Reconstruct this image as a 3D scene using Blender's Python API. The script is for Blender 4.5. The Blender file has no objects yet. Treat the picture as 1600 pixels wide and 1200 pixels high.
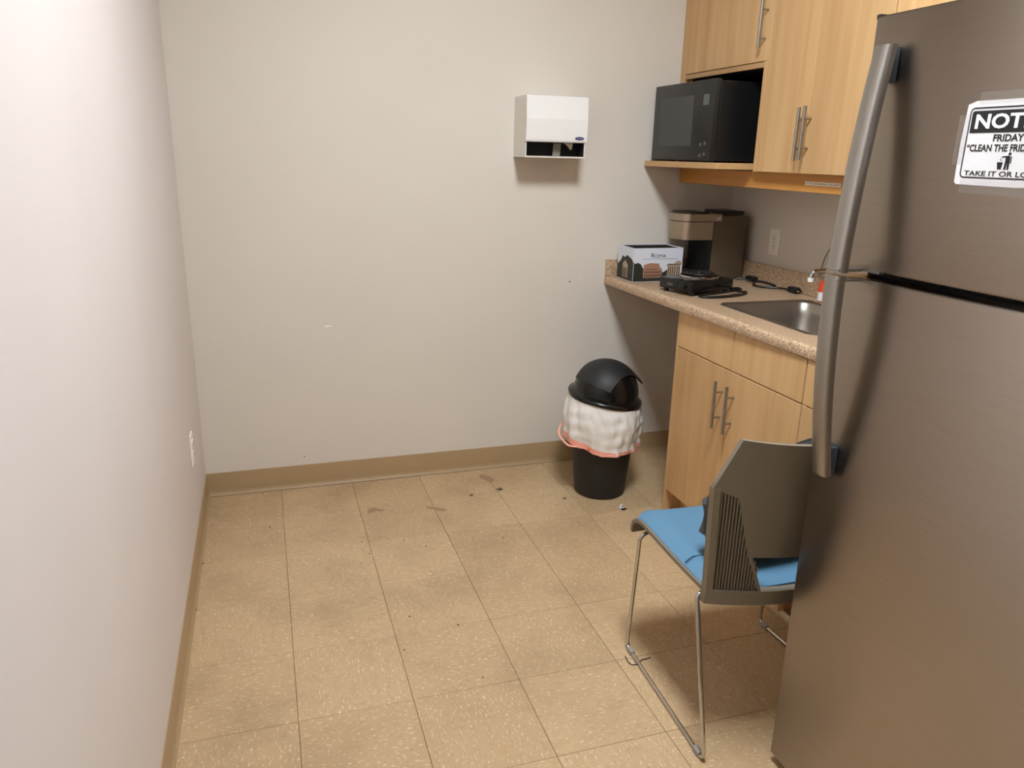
import bpy, bmesh, math, random
from mathutils import Matrix, Vector
random.seed(7)
S = bpy.context.scene
COL = S.collection
PI = math.pi

# ------------------------------------------------------------------ camera
cam_d = bpy.data.cameras.new('camera')
cam_d.sensor_width = 36.0
cam_d.lens = 36.0 * 1194.63 / 1600.0
cam_d.clip_start = 0.02
cam = bpy.data.objects.new('camera', cam_d)
COL.objects.link(cam)
RW = ((0.95234473, -0.30417851, 0.02269264),
      (-0.06687228, -0.28079626, -0.95743488),
      (0.29760312, 0.91029056, -0.28775595))
right, down, fwd = (Vector(r) for r in RW)
M = Matrix((right, -down, -fwd)).transposed().to_4x4()
M.translation = Vector((0.29826, -3.25359, 1.43759))
cam.matrix_world = M
S.camera = cam

# ------------------------------------------------------------------ world / exposure
W = bpy.data.worlds.new('world')
S.world = W
W.use_nodes = True
W.node_tree.nodes['Background'].inputs[0].default_value = (0.9, 0.95, 1.0, 1)
W.node_tree.nodes['Background'].inputs[1].default_value = 0.15
S.view_settings.view_transform = 'Standard'
S.view_settings.look = 'None'
S.view_settings.gamma = 1
S.view_settings.use_curve_mapping = False
S.view_settings.exposure = 0.2
LAMP_POWER = 77.0        # emission strength of the ceiling lamp, scaled down for the added fill
LAMP_COL = (0.895, 0.955, 1.01)


# ------------------------------------------------------------------ materials
def nt(name):
    m = bpy.data.materials.new(name)
    m.use_nodes = True
    t = m.node_tree
    return m, t, t.nodes['Principled BSDF']


def lin(c):
    return tuple((v / 12.92 if v <= 0.04045 else ((v + 0.055) / 1.055) ** 2.4) for v in c)


def rgb(r, g, b):
    return lin((r / 255, g / 255, b / 255)) + (1.0,)


def plain(name, col, rough=0.5, metal=0.0, spec=0.5, emit=None, estr=0.0, noise=0.0, nscale=40.0, bump=0.0, bscale=200.0):
    m, t, b = nt(name)
    b.inputs['Base Color'].default_value = col
    b.inputs['Roughness'].default_value = rough
    b.inputs['Metallic'].default_value = metal
    b.inputs['Specular IOR Level'].default_value = spec
    if emit:
        b.inputs['Emission Color'].default_value = emit
        b.inputs['Emission Strength'].default_value = estr
    N, L = t.nodes, t.links
    tc = N.new('ShaderNodeTexCoord')
    nz = N.new('ShaderNodeTexNoise')
    nz.inputs['Scale'].default_value = nscale
    nz.inputs['Detail'].default_value = 3
    L.new(tc.outputs['Object'], nz.inputs['Vector'])
    mx = N.new('ShaderNodeMix')
    mx.data_type = 'RGBA'
    k = max(noise, 0.02)
    mx.inputs['A'].default_value = tuple(c * (1 - k) for c in col[:3]) + (1,)
    mx.inputs['B'].default_value = tuple(min(1, c * (1 + k)) for c in col[:3]) + (1,)
    L.new(nz.outputs['Fac'], mx.inputs['Factor'])
    L.new(mx.outputs['Result'], b.inputs['Base Color'])
    if bump:
        n2 = N.new('ShaderNodeTexNoise')
        n2.inputs['Scale'].default_value = bscale
        n2.inputs['Detail'].default_value = 2
        L.new(tc.outputs['Object'], n2.inputs['Vector'])
        bp = N.new('ShaderNodeBump')
        bp.inputs['Strength'].default_value = bump
        bp.inputs['Distance'].default_value = 0.002
        L.new(n2.outputs['Fac'], bp.inputs['Height'])
        L.new(bp.outputs['Normal'], b.inputs['Normal'])
    return m


def ramp(t, stops):
    r = t.nodes.new('ShaderNodeValToRGB')
    e = r.color_ramp.elements
    e[0].position, e[0].color = stops[0]
    e[1].position, e[1].color = stops[-1]
    for p, c in stops[1:-1]:
        n = e.new(p)
        n.color = c
    return r


def wood(name, c1, c2, c3, axis=2):
    m, t, b = nt(name)
    N, L = t.nodes, t.links
    tc = N.new('ShaderNodeTexCoord')
    oi = N.new('ShaderNodeObjectInfo')
    mp = N.new('ShaderNodeMapping')
    sc = [22.0, 22.0, 22.0]
    sc[axis] = 1.4
    mp.inputs['Scale'].default_value = sc
    L.new(tc.outputs['Object'], mp.inputs['Vector'])
    cmb = N.new('ShaderNodeCombineXYZ')
    mul = N.new('ShaderNodeMath')
    mul.operation = 'MULTIPLY'
    mul.inputs[1].default_value = 37.0
    L.new(oi.outputs['Random'], mul.inputs[0])
    for i in range(3):
        L.new(mul.outputs[0], cmb.inputs[i])
    L.new(cmb.outputs[0], mp.inputs['Location'])
    n1 = N.new('ShaderNodeTexNoise')
    n1.inputs['Scale'].default_value = 1.0
    n1.inputs['Detail'].default_value = 5
    n1.inputs['Distortion'].default_value = 0.6
    L.new(mp.outputs[0], n1.inputs['Vector'])
    r = ramp(t, [(0.25, c1), (0.5, c2), (0.8, c3)])
    L.new(n1.outputs['Fac'], r.inputs['Fac'])
    # broad blotches of the veneer, different on each board
    mp2 = N.new('ShaderNodeMapping')
    s2 = [5.0, 5.0, 5.0]
    s2[axis] = 1.1
    mp2.inputs['Scale'].default_value = s2
    L.new(tc.outputs['Object'], mp2.inputs['Vector'])
    L.new(cmb.outputs[0], mp2.inputs['Location'])
    n2 = N.new('ShaderNodeTexNoise')
    n2.inputs['Scale'].default_value = 1.0
    n2.inputs['Detail'].default_value = 2
    L.new(mp2.outputs[0], n2.inputs['Vector'])
    mx = N.new('ShaderNodeMix')
    mx.data_type = 'RGBA'
    mx.blend_type = 'MULTIPLY'
    mx.inputs['Factor'].default_value = 1.0
    r2 = ramp(t, [(0.3, (0.93, 0.91, 0.88, 1)), (0.7, (1.0, 1.0, 1.0, 1))])
    L.new(n2.outputs['Fac'], r2.inputs['Fac'])
    L.new(r.outputs['Color'], mx.inputs['A'])
    L.new(r2.outputs['Color'], mx.inputs['B'])
    tone = N.new('ShaderNodeMapRange')
    tone.inputs['To Min'].default_value = 0.88
    tone.inputs['To Max'].default_value = 1.0
    L.new(oi.outputs['Random'], tone.inputs['Value'])
    hsv = N.new('ShaderNodeHueSaturation')
    L.new(tone.outputs[0], hsv.inputs['Value'])
    L.new(mx.outputs['Result'], hsv.inputs['Color'])
    L.new(hsv.outputs['Color'], b.inputs['Base Color'])
    b.inputs['Roughness'].default_value = 0.42
    b.inputs['Specular IOR Level'].default_value = 0.35
    return m


def wall_paint(name, c, dirt=0.03):
    m, t, b = nt(name)
    N, L = t.nodes, t.links
    tc = N.new('ShaderNodeTexCoord')
    n0 = N.new('ShaderNodeTexNoise')
    n0.inputs['Scale'].default_value = 2.3
    n0.inputs['Detail'].default_value = 4
    L.new(tc.outputs['Object'], n0.inputs['Vector'])
    r = ramp(t, [(0.3, tuple(v * (1 - dirt) for v in c[:3]) + (1,)), (0.7, c)])
    L.new(n0.outputs['Fac'], r.inputs['Fac'])
    L.new(r.outputs['Color'], b.inputs['Base Color'])
    b.inputs['Roughness'].default_value = 0.55
    b.inputs['Specular IOR Level'].default_value = 0.3
    n2 = N.new('ShaderNodeTexNoise')
    n2.inputs['Scale'].default_value = 260
    n2.inputs['Detail'].default_value = 2
    L.new(tc.outputs['Object'], n2.inputs['Vector'])
    bp = N.new('ShaderNodeBump')
    bp.inputs['Strength'].default_value = 0.12
    bp.inputs['Distance'].default_value = 0.001
    L.new(n2.outputs['Fac'], bp.inputs['Height'])
    L.new(bp.outputs['Normal'], b.inputs['Normal'])
    return m


def vct(name):
    """Vinyl composition tile: tan ground, cream and brown chips drawn out along one direction."""
    m, t, b = nt(name)
    N, L = t.nodes, t.links
    tc = N.new('ShaderNodeTexCoord')
    oi = N.new('ShaderNodeObjectInfo')
    mul = N.new('ShaderNodeMath')
    mul.operation = 'MULTIPLY'
    mul.inputs[1].default_value = 53.0
    L.new(oi.outputs['Random'], mul.inputs[0])
    cmb = N.new('ShaderNodeCombineXYZ')
    L.new(mul.outputs[0], cmb.inputs[0])
    L.new(mul.outputs[0], cmb.inputs[1])

    def chips(sx, sy, lo, hi, warp):
        nz = N.new('ShaderNodeTexNoise')
        nz.inputs['Scale'].default_value = 30
        L.new(tc.outputs['Object'], nz.inputs['Vector'])
        wm = N.new('ShaderNodeVectorMath')
        wm.operation = 'SCALE'
        wm.inputs['Scale'].default_value = warp
        L.new(nz.outputs['Color'], wm.inputs[0])
        ad = N.new('ShaderNodeVectorMath')
        ad.operation = 'ADD'
        L.new(tc.outputs['Object'], ad.inputs[0])
        L.new(wm.outputs[0], ad.inputs[1])
        mp = N.new('ShaderNodeMapping')
        mp.inputs['Scale'].default_value = (sx, sy, 1)
        L.new(ad.outputs[0], mp.inputs['Vector'])
        L.new(cmb.outputs[0], mp.inputs['Location'])
        v = N.new('ShaderNodeTexNoise')
        v.inputs['Scale'].default_value = 1.0
        v.inputs['Detail'].default_value = 1.0
        L.new(mp.outputs[0], v.inputs['Vector'])
        r = ramp(t, [(lo, (0, 0, 0, 1)), (hi, (1, 1, 1, 1))])
        L.new(v.outputs['Fac'], r.inputs['Fac'])
        return r.outputs['Color']

    base = N.new('ShaderNodeMix')
    base.data_type = 'RGBA'
    base.inputs['A'].default_value = rgb(184, 156, 120)
    base.inputs['B'].default_value = rgb(193, 165, 128)
    L.new(oi.outputs['Random'], base.inputs['Factor'])
    prev = base.outputs['Result']
    for (sx, sy, lo, hi, warp, col, amt) in (
            (62, 190, 0.62, 0.70, 0.02, rgb(226, 206, 172), 0.75),
            (75, 170, 0.61, 0.72, 0.03, rgb(160, 130, 94), 0.5),
            (24, 48, 0.52, 0.68, 0.02, rgb(178, 148, 108), 0.35)):
        c = chips(sx, sy, lo, hi, warp)
        mth = N.new('ShaderNodeMath')
        mth.operation = 'MULTIPLY'
        mth.inputs[1].default_value = amt
        L.new(c, mth.inputs[0])
        mx = N.new('ShaderNodeMix')
        mx.data_type = 'RGBA'
        L.new(mth.outputs[0], mx.inputs['Factor'])
        L.new(prev, mx.inputs['A'])
        mx.inputs['B'].default_value = col
        prev = mx.outputs['Result']
    # worn grey grime that runs across the tiles
    geo = N.new('ShaderNodeNewGeometry')
    gz = N.new('ShaderNodeTexNoise')
    gz.inputs['Scale'].default_value = 2.6
    gz.inputs['Detail'].default_value = 5
    gz.inputs['Roughness'].default_value = 0.62
    L.new(geo.outputs['Position'], gz.inputs['Vector'])
    gr = ramp(t, [(0.46, (1, 1, 1, 1)), (0.74, (0.77, 0.755, 0.74, 1))])
    L.new(gz.outputs['Fac'], gr.inputs['Fac'])
    mx = N.new('ShaderNodeMix')
    mx.data_type = 'RGBA'
    mx.blend_type = 'MULTIPLY'
    mx.inputs['Factor'].default_value = 1.0
    L.new(prev, mx.inputs['A'])
    L.new(gr.outputs['Color'], mx.inputs['B'])
    L.new(mx.outputs['Result'], b.inputs['Base Color'])
    b.inputs['Roughness'].default_value = 0.42
    b.inputs['Specular IOR Level'].default_value = 0.35
    return m


def laminate(name):
    m, t, b = nt(name)
    N, L = t.nodes, t.links
    tc = N.new('ShaderNodeTexCoord')
    n1 = N.new('ShaderNodeTexNoise')
    n1.inputs['Scale'].default_value = 150
    n1.inputs['Detail'].default_value = 4
    n1.inputs['Roughness'].default_value = 0.7
    L.new(tc.outputs['Object'], n1.inputs['Vector'])
    r = ramp(t, [(0.30, rgb(112, 84, 62)), (0.42, rgb(162, 132, 103)), (0.55, rgb(194, 166, 135)), (0.68, rgb(228, 207, 180))])
    L.new(n1.outputs['Fac'], r.inputs['Fac'])
    L.new(r.outputs['Color'], b.inputs['Base Color'])
    b.inputs['Roughness'].default_value = 0.35
    return m


def steel(name, col, rough, sx, sy, sz, amt=0.25):
    m, t, b = nt(name)
    N, L = t.nodes, t.links
    tc = N.new('ShaderNodeTexCoord')
    mp = N.new('ShaderNodeMapping')
    mp.inputs['Scale'].default_value = (sx, sy, sz)
    L.new(tc.outputs['Object'], mp.inputs['Vector'])
    n1 = N.new('ShaderNodeTexNoise')
    n1.inputs['Scale'].default_value = 1.0
    n1.inputs['Detail'].default_value = 3
    L.new(mp.outputs[0], n1.inputs['Vector'])
    mr = N.new('ShaderNodeMapRange')
    mr.inputs['To Min'].default_value = rough * (1 - amt)
    mr.inputs['To Max'].default_value = rough * (1 + amt)
    L.new(n1.outputs['Fac'], mr.inputs['Value'])
    L.new(mr.outputs[0], b.inputs['Roughness'])
    r = ramp(t, [(0.3, tuple(v * 0.94 for v in col[:3]) + (1,)), (0.7, col)])
    L.new(n1.outputs['Fac'], r.inputs['Fac'])
    L.new(r.outputs['Color'], b.inputs['Base Color'])
    b.inputs['Metallic'].default_value = 1.0
    return m


def film(name, col, alpha, rough=0.3):
    m, t, b = nt(name)
    b.inputs['Base Color'].default_value = col
    b.inputs['Roughness'].default_value = rough
    b.inputs['Alpha'].default_value = alpha
    return m


MT = {}
MT['wall'] = wall_paint('wall_paint', rgb(221, 213, 201))
MT['wall_l'] = wall_paint('wall_paint_cool_lit', rgb(222, 213, 209))  # same paint as the other walls, cooler light put into its colour
MT['ceiling'] = plain('ceiling_paint', rgb(206, 204, 198), 0.8, bump=0.3, bscale=120)
MT['base'] = plain('vinyl_cove_base', rgb(170, 144, 108), 0.42, noise=0.05, nscale=6)
MT['vct'] = vct('vinyl_tile')
MT['joint'] = plain('tile_joint', rgb(105, 82, 55), 0.9)
MT['maple'] = wood('maple_veneer', rgb(197, 155, 106), rgb(208, 168, 118), rgb(217, 180, 132))
MT['maple_y'] = wood('maple_veneer_horizontal', rgb(195, 153, 104), rgb(206, 166, 116), rgb(215, 178, 130), axis=1)
MT['valance'] = wood('honey_veneer', rgb(186, 126, 56), rgb(198, 138, 66), rgb(206, 148, 76), axis=1)
MT['inside'] = plain('black_cabinet_lining', rgb(22, 20, 19), 0.7)
MT['laminate'] = laminate('granite_laminate')
MT['fridge'] = steel('brushed_stainless', rgb(170, 160, 149), 0.31, 8, 8, 420, 0.05)
_t = MT['fridge'].node_tree
_b = _t.nodes['Principled BSDF']
_b.inputs['Anisotropic'].default_value = 0.85            # brushed sideways: reflections smear up and down
_c = _t.nodes.new('ShaderNodeCombineXYZ')
_c.inputs[2].default_value = 1.0
_t.links.new(_c.outputs[0], _b.inputs['Tangent'])
MT['fridge_h'] = steel('satin_handle_steel', rgb(176, 172, 166), 0.33, 300, 300, 6, 0.15)
MT['fridge_body'] = plain('grey_cabinet_enamel', rgb(70, 69, 67), 0.5)
MT['bracket'] = plain('blue_grey_plastic', rgb(60, 71, 84), 0.45)
MT['gasket'] = plain('black_gasket', rgb(8, 8, 8), 0.7)
MT['chrome'] = steel('chrome', rgb(205, 203, 200), 0.07, 60, 60, 60, 0.2)
MT['pull'] = steel('satin_nickel', rgb(176, 172, 164), 0.28, 200, 200, 10, 0.2)
MT['sink'] = steel('sink_steel', rgb(172, 166, 156), 0.34, 6, 200, 6, 0.06)
MT['white'] = plain('white_enamel', rgb(236, 235, 232), 0.35)
MT['white_side'] = plain('ivory_enamel', rgb(226, 222, 212), 0.45)
MT['black_gloss'] = plain('glossy_black_plastic', rgb(13, 13, 14), 0.22)
MT['black'] = plain('black_plastic', rgb(17, 17, 18), 0.42)
MT['black_matte'] = plain('matte_black_plastic', rgb(26, 26, 27), 0.55, bump=0.1, bscale=600)
MT['mw_front'] = plain('charcoal_front', rgb(27, 28, 28), 0.35)
MT['mw_glass'] = plain('smoked_window', rgb(60, 60, 58), 0.35)
MT['mw_lcd'] = plain('grey_display', rgb(88, 94, 92), 0.3)
MT['mw_btn'] = plain('grey_key_print', rgb(84, 84, 86), 0.4)
MT['grey_pl'] = plain('grey_plastic', rgb(142, 136, 126), 0.45)
MT['paper'] = plain('paper', rgb(235, 234, 236), 0.8)
MT['tissue'] = plain('brown_towel_paper', rgb(214, 200, 184), 0.9)
MT['ink'] = plain('black_ink', rgb(18, 17, 19), 0.6)
MT['inkwhite'] = plain('white_print', rgb(238, 238, 238), 0.7)
MT['navy'] = plain('navy_badge', rgb(28, 34, 84), 0.35)
MT['badge'] = plain('pale_blue_print', rgb(150, 158, 198), 0.4)
MT['seat'] = plain('blue_upholstery', rgb(84, 126, 155), 0.65, noise=0.06, nscale=300, bump=0.15, bscale=500)
MT['shell'] = plain('taupe_chair_plastic', rgb(126, 117, 102), 0.42, bump=0.04, bscale=900)
MT['shell_shade'] = plain('shaded_taupe_backing', rgb(58, 52, 44), 0.6)  # shell plastic with the shade between the grille ribs put into its colour
MT['rib_gap'] = plain('dark_seam_thread', rgb(34, 60, 84), 0.8)
MT['bag'] = plain('black_bag_fabric', rgb(20, 21, 24), 0.55, bump=0.2, bscale=400)
MT['bag_l'] = plain('dark_grey_bag_fabric', rgb(60, 60, 62), 0.5, bump=0.2, bscale=400)
MT['liner'] = plain('white_bin_liner', rgb(232, 229, 224), 0.28, noise=0.08, nscale=18, bump=0.9, bscale=38)
MT['draw'] = plain('pink_drawstring', rgb(240, 166, 146), 0.4)
MT['drawspot'] = plain('orange_drawstring_print', rgb(228, 112, 82), 0.5)
MT['coffee'] = steel('champagne_steel', rgb(178, 164, 144), 0.30, 10, 10, 300, 0.2)
MT['coffee_side'] = plain('bronze_grey_plastic', rgb(100, 88, 72), 0.4, metal=0.3)
MT['coffee_dark'] = plain('dark_brown_plastic', rgb(38, 32, 30), 0.4)
MT['box_w'] = plain('printed_card_white', rgb(214, 218, 228), 0.6)
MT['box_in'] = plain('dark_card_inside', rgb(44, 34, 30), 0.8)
MT['p_dark'] = plain('dark_green_print', rgb(38, 40, 33), 0.6, noise=0.3, nscale=160)
MT['p_brown'] = plain('terracotta_print', rgb(164, 124, 98), 0.6, noise=0.15, nscale=200)
MT['p_tan'] = plain('sand_print', rgb(172, 154, 128), 0.6, noise=0.2, nscale=250)
MT['p_deep'] = plain('deep_brown_print', rgb(52, 38, 32), 0.6)
MT['p_blue'] = plain('blue_grey_print', rgb(120, 132, 160), 0.6)
MT['soap'] = plain('orange_soap', rgb(226, 72, 36), 0.3)
MT['label'] = plain('white_label', rgb(232, 232, 232), 0.5)
MT['outlet'] = plain('ivory_outlet_plastic', rgb(246, 240, 230), 0.35)
MT['dark_slot'] = plain('dark_slot', rgb(30, 24, 20), 0.7)
MT['tape'] = film('clear_tape', rgb(186, 180, 174), 0.09)
MT['tape_label'] = plain('label_tape', rgb(244, 232, 210), 0.5)
MT['coil'] = plain('dark_heating_coil', rgb(34, 33, 33), 0.45, metal=0.4)
MT['scuff'] = plain('torn_tile_brown', rgb(158, 128, 98), 0.85, noise=0.1, nscale=60)
MT['scuff_dk'] = plain('dark_scuff', rgb(96, 74, 50), 0.9)
MT['crumb'] = plain('dark_crumb', rgb(34, 26, 20), 0.9)
MT['plaster'] = plain('bare_white_plaster', rgb(240, 236, 228), 0.8)
MT['wire'] = plain('thin_brown_cable', rgb(120, 82, 64), 0.5)
MT['rubber'] = plain('clear_grey_glide', rgb(150, 146, 140), 0.4)
MT['emit_fill'] = plain('fill_lamp_diffuser', (1, 1, 1, 1), 0.5, emit=LAMP_COL + (1,), estr=LAMP_POWER * 0.15)
MT['emit'] = plain('lamp_diffuser', (1, 1, 1, 1), 0.5, emit=LAMP_COL + (1,), estr=LAMP_POWER)


# ------------------------------------------------------------------ mesh helpers
def box(bm, x0, x1, y0, y1, z0, z1, r=0.0, seg=2, mat=None):
    """axis aligned box, optionally rounded, optionally transformed"""
    t = bmesh.new()
    bmesh.ops.create_cube(t, size=1)
    for v in t.verts:
        v.co = Vector(((x0 + x1) / 2 + v.co.x * (x1 - x0), (y0 + y1) / 2 + v.co.y * (y1 - y0), (z0 + z1) / 2 + v.co.z * (z1 - z0)))
    if r > 0:
        bmesh.ops.bevel(t, geom=t.edges[:], offset=r, segments=seg, profile=0.5, affect='EDGES')
    merge(bm, t, mat)


def merge(bm, t, mat=None):
    if mat is not None:
        bmesh.ops.transform(t, matrix=mat, verts=t.verts)
    me = bpy.data.meshes.new('tmp')
    t.to_mesh(me)
    t.free()
    bm.from_mesh(me)
    bpy.data.meshes.remove(me)


def tube(bm, pts, r, seg=10, closed=False, caps=True, flat=None):
    """sweep a circle (or an ellipse r x flat) along a polyline"""
    pts = [Vector(p) for p in pts]
    n = len(pts)
    tans = []
    for i in range(n):
        if closed:
            a, c = pts[i - 1], pts[(i + 1) % n]
        else:
            a, c = pts[max(i - 1, 0)], pts[min(i + 1, n - 1)]
        tans.append((c - a).normalized())
    up = Vector((0, 0, 1)) if abs(tans[0].z) < 0.9 else Vector((1, 0, 0))
    nrm = (up - tans[0] * up.dot(tans[0])).normalized()
    rings = []
    for i in range(n):
        tg = tans[i]
        nrm = (nrm - tg * nrm.dot(tg)).normalized()
        bn = tg.cross(nrm)
        rr = r[i] if isinstance(r, (list, tuple)) else r
        r2 = flat if flat else rr
        rings.append([bm.verts.new(pts[i] + nrm * rr * math.cos(a) + bn * r2 * math.sin(a)) for a in (2 * PI * k / seg for k in range(seg))])
    m = n if closed else n - 1
    for i in range(m):
        a, b2 = rings[i], rings[(i + 1) % n]
        for k in range(seg):
            bm.faces.new((a[k], a[(k + 1) % seg], b2[(k + 1) % seg], b2[k]))
    if caps and not closed:
        bm.faces.new(list(reversed(rings[0])))
        bm.faces.new(rings[-1])


def fillet(pts, r, n=6):
    """round the corners of a polyline"""
    pts = [Vector(p) for p in pts]
    out = [pts[0]]
    for i in range(1, len(pts) - 1):
        a, p, c = pts[i - 1], pts[i], pts[i + 1]
        d1, d2 = (a - p), (c - p)
        k = min(r, d1.length * 0.45, d2.length * 0.45)
        s, e = p + d1.normalized() * k, p + d2.normalized() * k
        for j in range(n + 1):
            t = j / n
            out.append(s * (1 - t) ** 2 + p * 2 * t * (1 - t) + e * t * t)
    out.append(pts[-1])
    return out


def smooth_path(pts, n=8):
    """Catmull-Rom through the points"""
    P = [Vector(p) for p in pts]
    P = [P[0] * 2 - P[1]] + P + [P[-1] * 2 - P[-2]]
    out = []
    for i in range(1, len(P) - 2):
        a, b2, c, d = P[i - 1:i + 3]
        for j in range(n):
            t = j / n
            out.append(0.5 * ((2 * b2) + (c - a) * t + (2 * a - 5 * b2 + 4 * c - d) * t * t + (3 * b2 - a - 3 * c + d) * t ** 3))
    out.append(P[-2])
    return out


def lathe(bm, prof, seg=32, mat=None, cap0=True, cap1=True):
    t = bmesh.new()
    rings = []
    for r, z in prof:
        rings.append([t.verts.new((r * math.cos(2 * PI * k / seg), r * math.sin(2 * PI * k / seg), z)) for k in range(seg)])
    for a, b2 in zip(rings, rings[1:]):
        for k in range(seg):
            t.faces.new((a[k], a[(k + 1) % seg], b2[(k + 1) % seg], b2[k]))
    if cap0:
        t.faces.new(list(reversed(rings[0])))
    if cap1:
        t.faces.new(rings[-1])
    merge(bm, t, mat)


def prism(bm, poly, a, b2, fn):
    """extrude a 2-D polygon between depth a and b2; fn(u, v, d) -> xyz"""
    v0 = [bm.verts.new(fn(u, v, a)) for u, v in poly]
    v1 = [bm.verts.new(fn(u, v, b2)) for u, v in poly]
    bm.faces.new(v0)
    bm.faces.new(list(reversed(v1)))
    n = len(poly)
    for i in range(n):
        bm.faces.new((v0[i], v1[i], v1[(i + 1) % n], v0[(i + 1) % n]))


def slab(bm, F, G, nu, nv):
    """closed solid between two sheets F(i,j) and G(i,j)"""
    a = [[bm.verts.new(F(i, j)) for j in range(nv + 1)] for i in range(nu + 1)]
    c = [[bm.verts.new(G(i, j)) for j in range(nv + 1)] for i in range(nu + 1)]
    for i in range(nu):
        for j in range(nv):
            bm.faces.new((a[i][j], a[i + 1][j], a[i + 1][j + 1], a[i][j + 1]))
            bm.faces.new((c[i][j], c[i][j + 1], c[i + 1][j + 1], c[i + 1][j]))
    for i in range(nu):
        bm.faces.new((a[i][0], c[i][0], c[i + 1][0], a[i + 1][0]))
        bm.faces.new((a[i][nv], a[i + 1][nv], c[i + 1][nv], c[i][nv]))
    for j in range(nv):
        bm.faces.new((a[0][j], a[0][j + 1], c[0][j + 1], c[0][j]))
        bm.faces.new((a[nu][j], c[nu][j], c[nu][j + 1], a[nu][j + 1]))


WLOC = {}


def obj(name, bm, mat, parent=None, smooth=False, angle=40):
    """link a bmesh (built in world coordinates) as one object with its origin at the middle of its foot"""
    bmesh.ops.remove_doubles(bm, verts=bm.verts, dist=1e-6)
    bmesh.ops.recalc_face_normals(bm, faces=bm.faces)
    xs = [v.co for v in bm.verts]
    lo = Vector((min(c.x for c in xs), min(c.y for c in xs), min(c.z for c in xs)))
    hi = Vector((max(c.x for c in xs), max(c.y for c in xs), max(c.z for c in xs)))
    org = Vector(((lo.x + hi.x) / 2, (lo.y + hi.y) / 2, lo.z))
    bmesh.ops.translate(bm, vec=-org, verts=bm.verts)
    me = bpy.data.meshes.new(name)
    bm.to_mesh(me)
    bm.free()
    me.materials.append(MT[mat] if isinstance(mat, str) else mat)
    if smooth:
        me.polygons.foreach_set('use_smooth', [True] * len(me.polygons))
        me.set_sharp_from_angle(angle=math.radians(angle))
    o = bpy.data.objects.new(name, me)
    COL.objects.link(o)
    base = Vector((0, 0, 0))
    if parent is not None:
        o.parent = parent
        base = WLOC[parent.name]
    o.location = org - base
    WLOC[o.name] = org
    return o


def thing(name, label, cat, loc, group=None):
    o = bpy.data.objects.new(name, None)
    o.empty_display_size = 0.05
    COL.objects.link(o)
    o.location = loc
    WLOC[o.name] = Vector(loc)
    return tag(o, label, cat, group)


def tag(o, label, cat, group=None):
    o['label'] = label
    o['category'] = cat
    if group:
        o['group'] = group
    return o


def struct(o, label=None):
    o['kind'] = 'structure'
    if label:
        o['label'] = label
    return o


def BM():
    return bmesh.new()


def text_bm(bm, txt, fn, u0, u1, v0, v1, depth=0.0004, bold=0.0):
    """flat lettering fitted into the rectangle u0..u1 x v0..v1; fn(u, v, d) -> xyz"""
    cu = bpy.data.curves.new('lettering', 'FONT')
    cu.body = txt
    cu.size = 1.0
    cu.offset = bold
    cu.resolution_u = 3
    cu.extrude = 0.5
    ob = bpy.data.objects.new('lettering_tmp', cu)
    COL.objects.link(ob)
    dg = bpy.context.evaluated_depsgraph_get()
    me = bpy.data.meshes.new_from_object(ob.evaluated_get(dg))
    bpy.data.objects.remove(ob)
    bpy.data.curves.remove(cu)
    co = [v.co for v in me.vertices]
    ax, bx = min(c.x for c in co), max(c.x for c in co)
    ay, by = min(c.y for c in co), max(c.y for c in co)
    for v in me.vertices:
        u = u0 + (v.co.x - ax) / (bx - ax) * (u1 - u0)
        w = v0 + (v.co.y - ay) / (by - ay) * (v1 - v0)
        v.co = fn(u, w, depth if v.co.z > 0 else 0.0)
    bm.from_mesh(me)
    bpy.data.meshes.remove(me)


# ------------------------------------------------------------------ the room
XR, YB, ZC = 2.447, -6.6, 2.8
T = 0.3048

b = BM(); box(b, -0.12, XR + 0.12, 0.0, 0.12, -0.05, ZC)
wall_back = struct(obj('wall_back', b, 'wall'))
b = BM(); box(b, -0.12, 0.0, YB, 0.0, -0.05, ZC)
wall_left = struct(obj('wall_left', b, 'wall_l'))
b = BM(); box(b, XR, XR + 0.12, YB, 0.0, -0.05, ZC)
wall_right = struct(obj('wall_right', b, 'wall'))
b = BM(); box(b, -0.12, XR + 0.12, YB - 0.12, YB, -0.05, ZC)
wall_front = struct(obj('wall_front', b, 'wall'))
b = BM(); box(b, -0.12, XR + 0.12, YB - 0.12, 0.12, ZC, ZC + 0.1)
ceiling = struct(obj('ceiling', b, 'ceiling'))
b = BM(); box(b, -0.12, XR + 0.12, YB - 0.12, 0.12, -0.06, -0.003)
floor = struct(obj('floor', b, 'joint'))

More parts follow.
